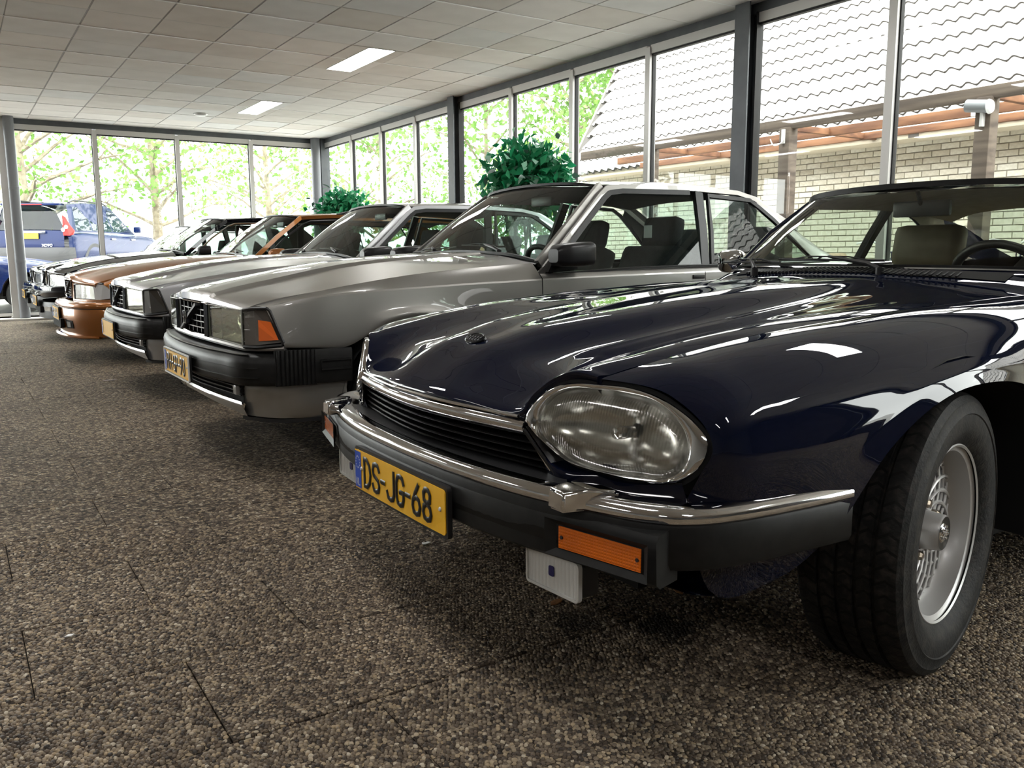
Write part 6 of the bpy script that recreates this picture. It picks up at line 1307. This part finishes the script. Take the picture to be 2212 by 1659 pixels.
def offroader():
    R = empty('offroad_car', (1.50, 21.9, .42), math.radians(55)); tag(R, 'dark blue off-roader seen from behind through the far glass wall', 'car')
    # local frame: tail towards -x, nose towards +x
    B = M('off_roader_blue', (.004, .012, .06), .4, coat=.35, coat_r=.05, spec=.1); GY = M('grey_cladding', (.07, .07, .072), .7, spec=.2); RED = M('tail_lamp_red', (.55, .008, .006), .3, spec=.3)
    S = [0, .10, .8, 1.6, 2.6, 3.5, 4.3, 4.7]
    rows = [[(x, w*t, z) for x, z, t in zip(S, zz, (.93, .98, 1, 1, 1, 1, .97, .85))] for w, zz in ((.0, (1.02, 1.04, 1.08, 1.08, 1.08, 1.10, 1.02, .9)), (.80, (1.02, 1.04, 1.08, 1.08, 1.08, 1.08, 1.0, .88)), (.93, (.98, 1.0, 1.03, 1.02, 1.0, 1.0, .95, .84)), (.95, (.80, .80, .80, .80, .80, .80, .80, .78)), (.95, (.55, .55, .60, .55, .55, .55, .58, .56)), (.90, (.36, .36, .40, .36, .36, .36, .4, .4)))]
    for sd in (-1, 1):
        m = lambda P: [(x, sd*w, z) for x, w, z in P]
        panel('body_side', np.array(rows), B, R, side=sd, sharp_v=(1,), sharp_u=(1,), flip=True)
        panel('cabin_side', np.array([m([(.12, .86, 1.06), (.9, .90, 1.08), (2.2, .90, 1.08), (3.15, .88, 1.07)]), m([(.30, .72, 1.68), (.9, .74, 1.74), (1.9, .73, 1.74), (2.35, .70, 1.66)])]), B, R, flip=sd < 0)
        for a, b, c_, d in ((.30, .98, .48, 1.0), (1.03, 1.95, 1.05, 1.85), (2.0, 2.9, 1.9, 2.25)):
            MB().add(m([(a, .905, 1.12), (b, .905, 1.12), (d, .755, 1.64), (c_, .755, 1.64)]), [(0, 1, 2, 3)]).build('side_glass', GLASS_CAR, R, smooth=False)
        tl = [(-.02, .80, 1.00), (-.01, .93, 1.00), (.10, .955, 1.02), (.16, .95, 1.10), (.12, .88, 1.22), (.10, .80, 1.40), (.05, .76, 1.44)]
        t = MB().poly(m(tl), (-.03, 0, 0)).build('tail_lamp', RED, R, smooth=False, label='tall red tail lamp')
        for yy, zz in ((.80, 1.12), (.87, 1.18)): MB().lathe([(0, -.012), (.04, -.010), (.045, 0)], (-.045, sd*yy, zz), 'x', 16).build('lamp_lens', M('lens_white', (.85, .8, .8), .2), t)
        MB().box((-.09, sd*.58, .66), (-.06, sd*.86, .72)).build('reflector', RED, R, smooth=False)
        add_wheel(R, 'star', .98, .82, sd, R=.36, r=.22, width=.23, load=.355); add_wheel(R, 'star', 3.84, .82, sd, R=.36, r=.22, width=.23, load=.355)
        for cx in (.98, 3.84):
            G = [[(cx+r*math.cos(a), sd*w, .36+r*math.sin(a)) for r, w in ((.40, .955), (.47, .962), (.49, .94))] for a in [math.radians(5+170*k/14) for k in range(15)]]; MB().grid(np.array(G)).build('arch_trim', GY, R)
            wheel_well(R, cx, .5, .952, .36, .40, sd)
        MB().sweep([(-.02, -.10), (.02, -.10), (.02, .10), (-.02, .10)], m([(1.5, .95, .50), (3.3, .95, .50)])).build('sill_trim', GY, R)
        MB().box((1.75, sd*.955, .93), (1.95, sd*.975, .965), .006).build('door_handle', CHROME, R); MB().box((2.75, sd*.955, .93), (2.95, sd*.975, .965), .006).build('door_handle', CHROME, R)
        MB().box((2.95, sd*.93, 1.12), (3.05, sd*1.10, 1.27), .03).build('door_mirror', B, R); MB().tube(m([(.5, .66, 1.74), (.7, .66, 1.80), (2.0, .66, 1.80), (2.2, .66, 1.74)]), .02, 6).build('roof_rail', M('rail_dark', (.03, .03, .03), .4), R)
    panel('bumper', np.array([[(.12, -.95, .74), (-.06, -.9, .74), (-.10, 0, .74), (-.06, .9, .74), (.12, .95, .74)], [(.12, -.96, .62), (-.09, -.9, .62), (-.13, 0, .62), (-.09, .9, .62), (.12, .96, .62)], [(.15, -.95, .40), (-.04, -.88, .40), (-.07, 0, .40), (-.04, .88, .40), (.15, .95, .40)]]), GY, R, flip=True)
    panel('tailgate', np.array([[(-.0, -.80, 1.10), (-.05, 0, 1.12), (0, .80, 1.10)], [(-.04, -.80, .85), (-.07, 0, .85), (-.04, .80, .85)], [(-.04, -.80, .66), (-.06, 0, .66), (-.04, .80, .66)]]), B, R, flip=True)
    panel('rear_window', np.array([[(.26, -.68, 1.64), (.24, 0, 1.66), (.26, .68, 1.64)], [(.02, -.76, 1.12), (-.02, 0, 1.13), (.02, .76, 1.12)]]), GLASS_CAR, R, flip=True)
    panel('roof', np.array([[(.22, -.72, 1.70), (.20, 0, 1.74), (.22, .72, 1.70)], [(.9, -.74, 1.75), (.9, 0, 1.79), (.9, .74, 1.75)], [(1.9, -.73, 1.75), (1.9, 0, 1.79), (1.9, .73, 1.75)], [(2.4, -.70, 1.67), (2.4, 0, 1.71), (2.4, .70, 1.67)]]), B, R, flip=True)
    MB().box((.10, -.66, 1.66), (.34, .66, 1.71), .02).build('roof_spoiler', B, R); MB().box((.09, -.28, 1.668), (.11, .28, 1.688)).build('brake_light', RED, R, smooth=False)
    panel('windscreen', np.array([[(2.4, -.68, 1.66), (2.4, 0, 1.70), (2.4, .68, 1.66)], [(3.2, -.84, 1.09), (3.25, 0, 1.12), (3.2, .84, 1.09)]]), GLASS_CAR, R, flip=True)
    MB().box((-.10, -.26, .93), (-.085, .26, 1.04)).build('rear_plate', PLATE_Y, R, smooth=False); MB().box((-.09, -.42, 1.05), (-.06, .42, 1.10), .01).build('handle_strip', CHROME, R)
    mb = MB(); write(mb, 'XC90', -.30, .76, .05, .045, .015, .012, .003, lambda u, v, h: (-.078-h, -.32-u*-1 if False else -(u+.62)+.0, v)); mb.build('tailgate_letters', CHROME, R)
    MB().box((.2, -.8, .35), (4.4, .8, .45)).build('floor_pan', DARK, R, smooth=False)
offroader()
build_round(1.95, 17.55+.88, math.pi, OUTBLUE, 'dark blue car parked just outside behind the round post', None, name='parked_car', wheel='star')

def litter():
    def scrap(name, x, y, pts, mat, label, cat, h=.003):
        o = MB().poly([(a, b, .005) for a, b in pts], (0, 0, h)).build(name, mat, None, smooth=False); o.location = (x, y, 0); tag(o, label, cat)
    scrap('paper_scrap', 1.282, 2.529, [(-.016, -.006), (-.004, -.010), (.016, -.004), (.012, .008), (-.002, .005), (-.010, .010)], PLATE_W, 'small torn white paper scrap on the floor by the number plate', 'litter')
    scrap('paper_chip', .176, 2.40, [(-.012, -.004), (.004, -.007), (.012, .002), (-.002, .006)], PLATE_W, 'tiny cream chip on the floor at the left', 'litter')
    scrap('twig_litter', .97, 7.38, [(-.05, -.01), (.04, -.016), (.06, .0), (-.01, .012)], M('litter_pink', (.45, .38, .37), .8), 'pale litter on the floor in front of the brighter silver coupe', 'litter')
    for x, y, a, lb in ((1.334, 1.866, .4, 'dry brown leaf on the floor under the fog lamp'), (1.70, 1.72, 1.3, 'dry orange leaf on the floor under the front apron')):
        P = [(0, 0), (.018, .012), (.04, .010), (.055, 0), (.04, -.012), (.018, -.010)]; c, q = math.cos(a), math.sin(a)
        scrap('dry_leaf', x, y, [(u*c-v*q, u*q+v*c) for u, v in P], noisy('dry_leaf', (.22, .09, .03), (.36, .17, .06), 40, .8), lb, 'leaf')
litter()
# ------------------------------------------------------------------ indoor plants
def ficus(x, y, zc, rx, rz, n_parts, n_stuff, label, seed, size=.105):
    rg = np.random.default_rng(seed); R = empty('potted_ficus', (x, y, 0)); tag(R, label, 'plant', 'artificial ficus trees by the windows')
    LF = leaf_mat('ficus_leaf', (.006, .14, .05), (.02, .26, .11), .3, .4, 6); LD = leaf_mat('ficus_leaf_grey', (.05, .10, .08), (.09, .15, .12), .2, .45, 6)
    MB().lathe([(0, .0), (.17, 0), (.21, .36), (.22, .40), (.19, .40), (.18, .34), (0, .33)], axis='z', n=28).build('pot', M('terracotta', (.30, .14, .08), .8), R)
    MB().lathe([(0, .345), (.18, .34)], axis='z', n=20).build('soil', M('soil', (.03, .02, .015), .95), R); st = MB()
    for k in range(3):
        a = k*2.1; st.tube(dense([(.03*math.cos(a), .03*math.sin(a), .33), (.05*math.cos(a+1), .05*math.sin(a+1), .8), (.03*math.cos(a+2), .03*math.sin(a+2), 1.2), (.06*math.cos(a+3), .06*math.sin(a+3), zc)], 4), .014, 6)
    pts = []
    for k in range(46):
        v = rg.normal(size=3); v /= np.linalg.norm(v); e = np.array((0, 0, zc))+v*np.array((rx, rx, rz))*rg.uniform(.6, 1.0); st.tube([(0, 0, zc-.25*rz), tuple(np.array((0, 0, zc))*.5+e*.5+np.array((0, 0, .03))), tuple(e)], [.008, .005, .002], 4)
        for q in range(42): pts.append(e*.78+np.array((0, 0, zc))*.22+rg.normal(size=3)*.10)
    st.build('stems', BARK, R); me = []
    for mt in (LF, LF, LD):
        P = [(0, 0, 0), (.3, .26, .04), (.62, .24, .02), (1.05, 0, -.12), (.62, -.24, .02), (.3, -.26, .04), (.5, 0, -.03)]
        me.append(mesh_data('leaf', np.array(P)*size, [(0, 1, 6), (1, 2, 6), (2, 3, 6), (3, 4, 6), (4, 5, 6), (5, 0, 6)], mt, ang=180))
    pts = np.array(pts); rg.shuffle(pts); c = np.array((0, 0, zc))
    for p in pts[:n_parts]:
        o = obj('leaf', me[rg.integers(0, 3)], R, tuple(c+(p-c)*1.08)); d = (p-c)/np.linalg.norm(p-c); o.rotation_euler = (rg.normal()*.6, -math.asin(max(-1, min(1, d[2])))+rg.normal()*.5+.3, math.atan2(d[1], d[0])+rg.normal()*.6); s = rg.uniform(.8, 1.25); o.scale = (s, s, s)
    leaves('inner_foliage', np.concatenate([pts[n_parts:n_parts+n_stuff]]), size*1.1, LF, R, rg)
ficus(5.24, 7.78, 1.76, .44, .38, 280, 1600, 'bushy green artificial ficus behind the taupe coupe', 3)
ficus(5.24, 12.95, 1.58, .34, .32, 160, 1200, 'smaller dark ficus in the far corner by the windows', 4)
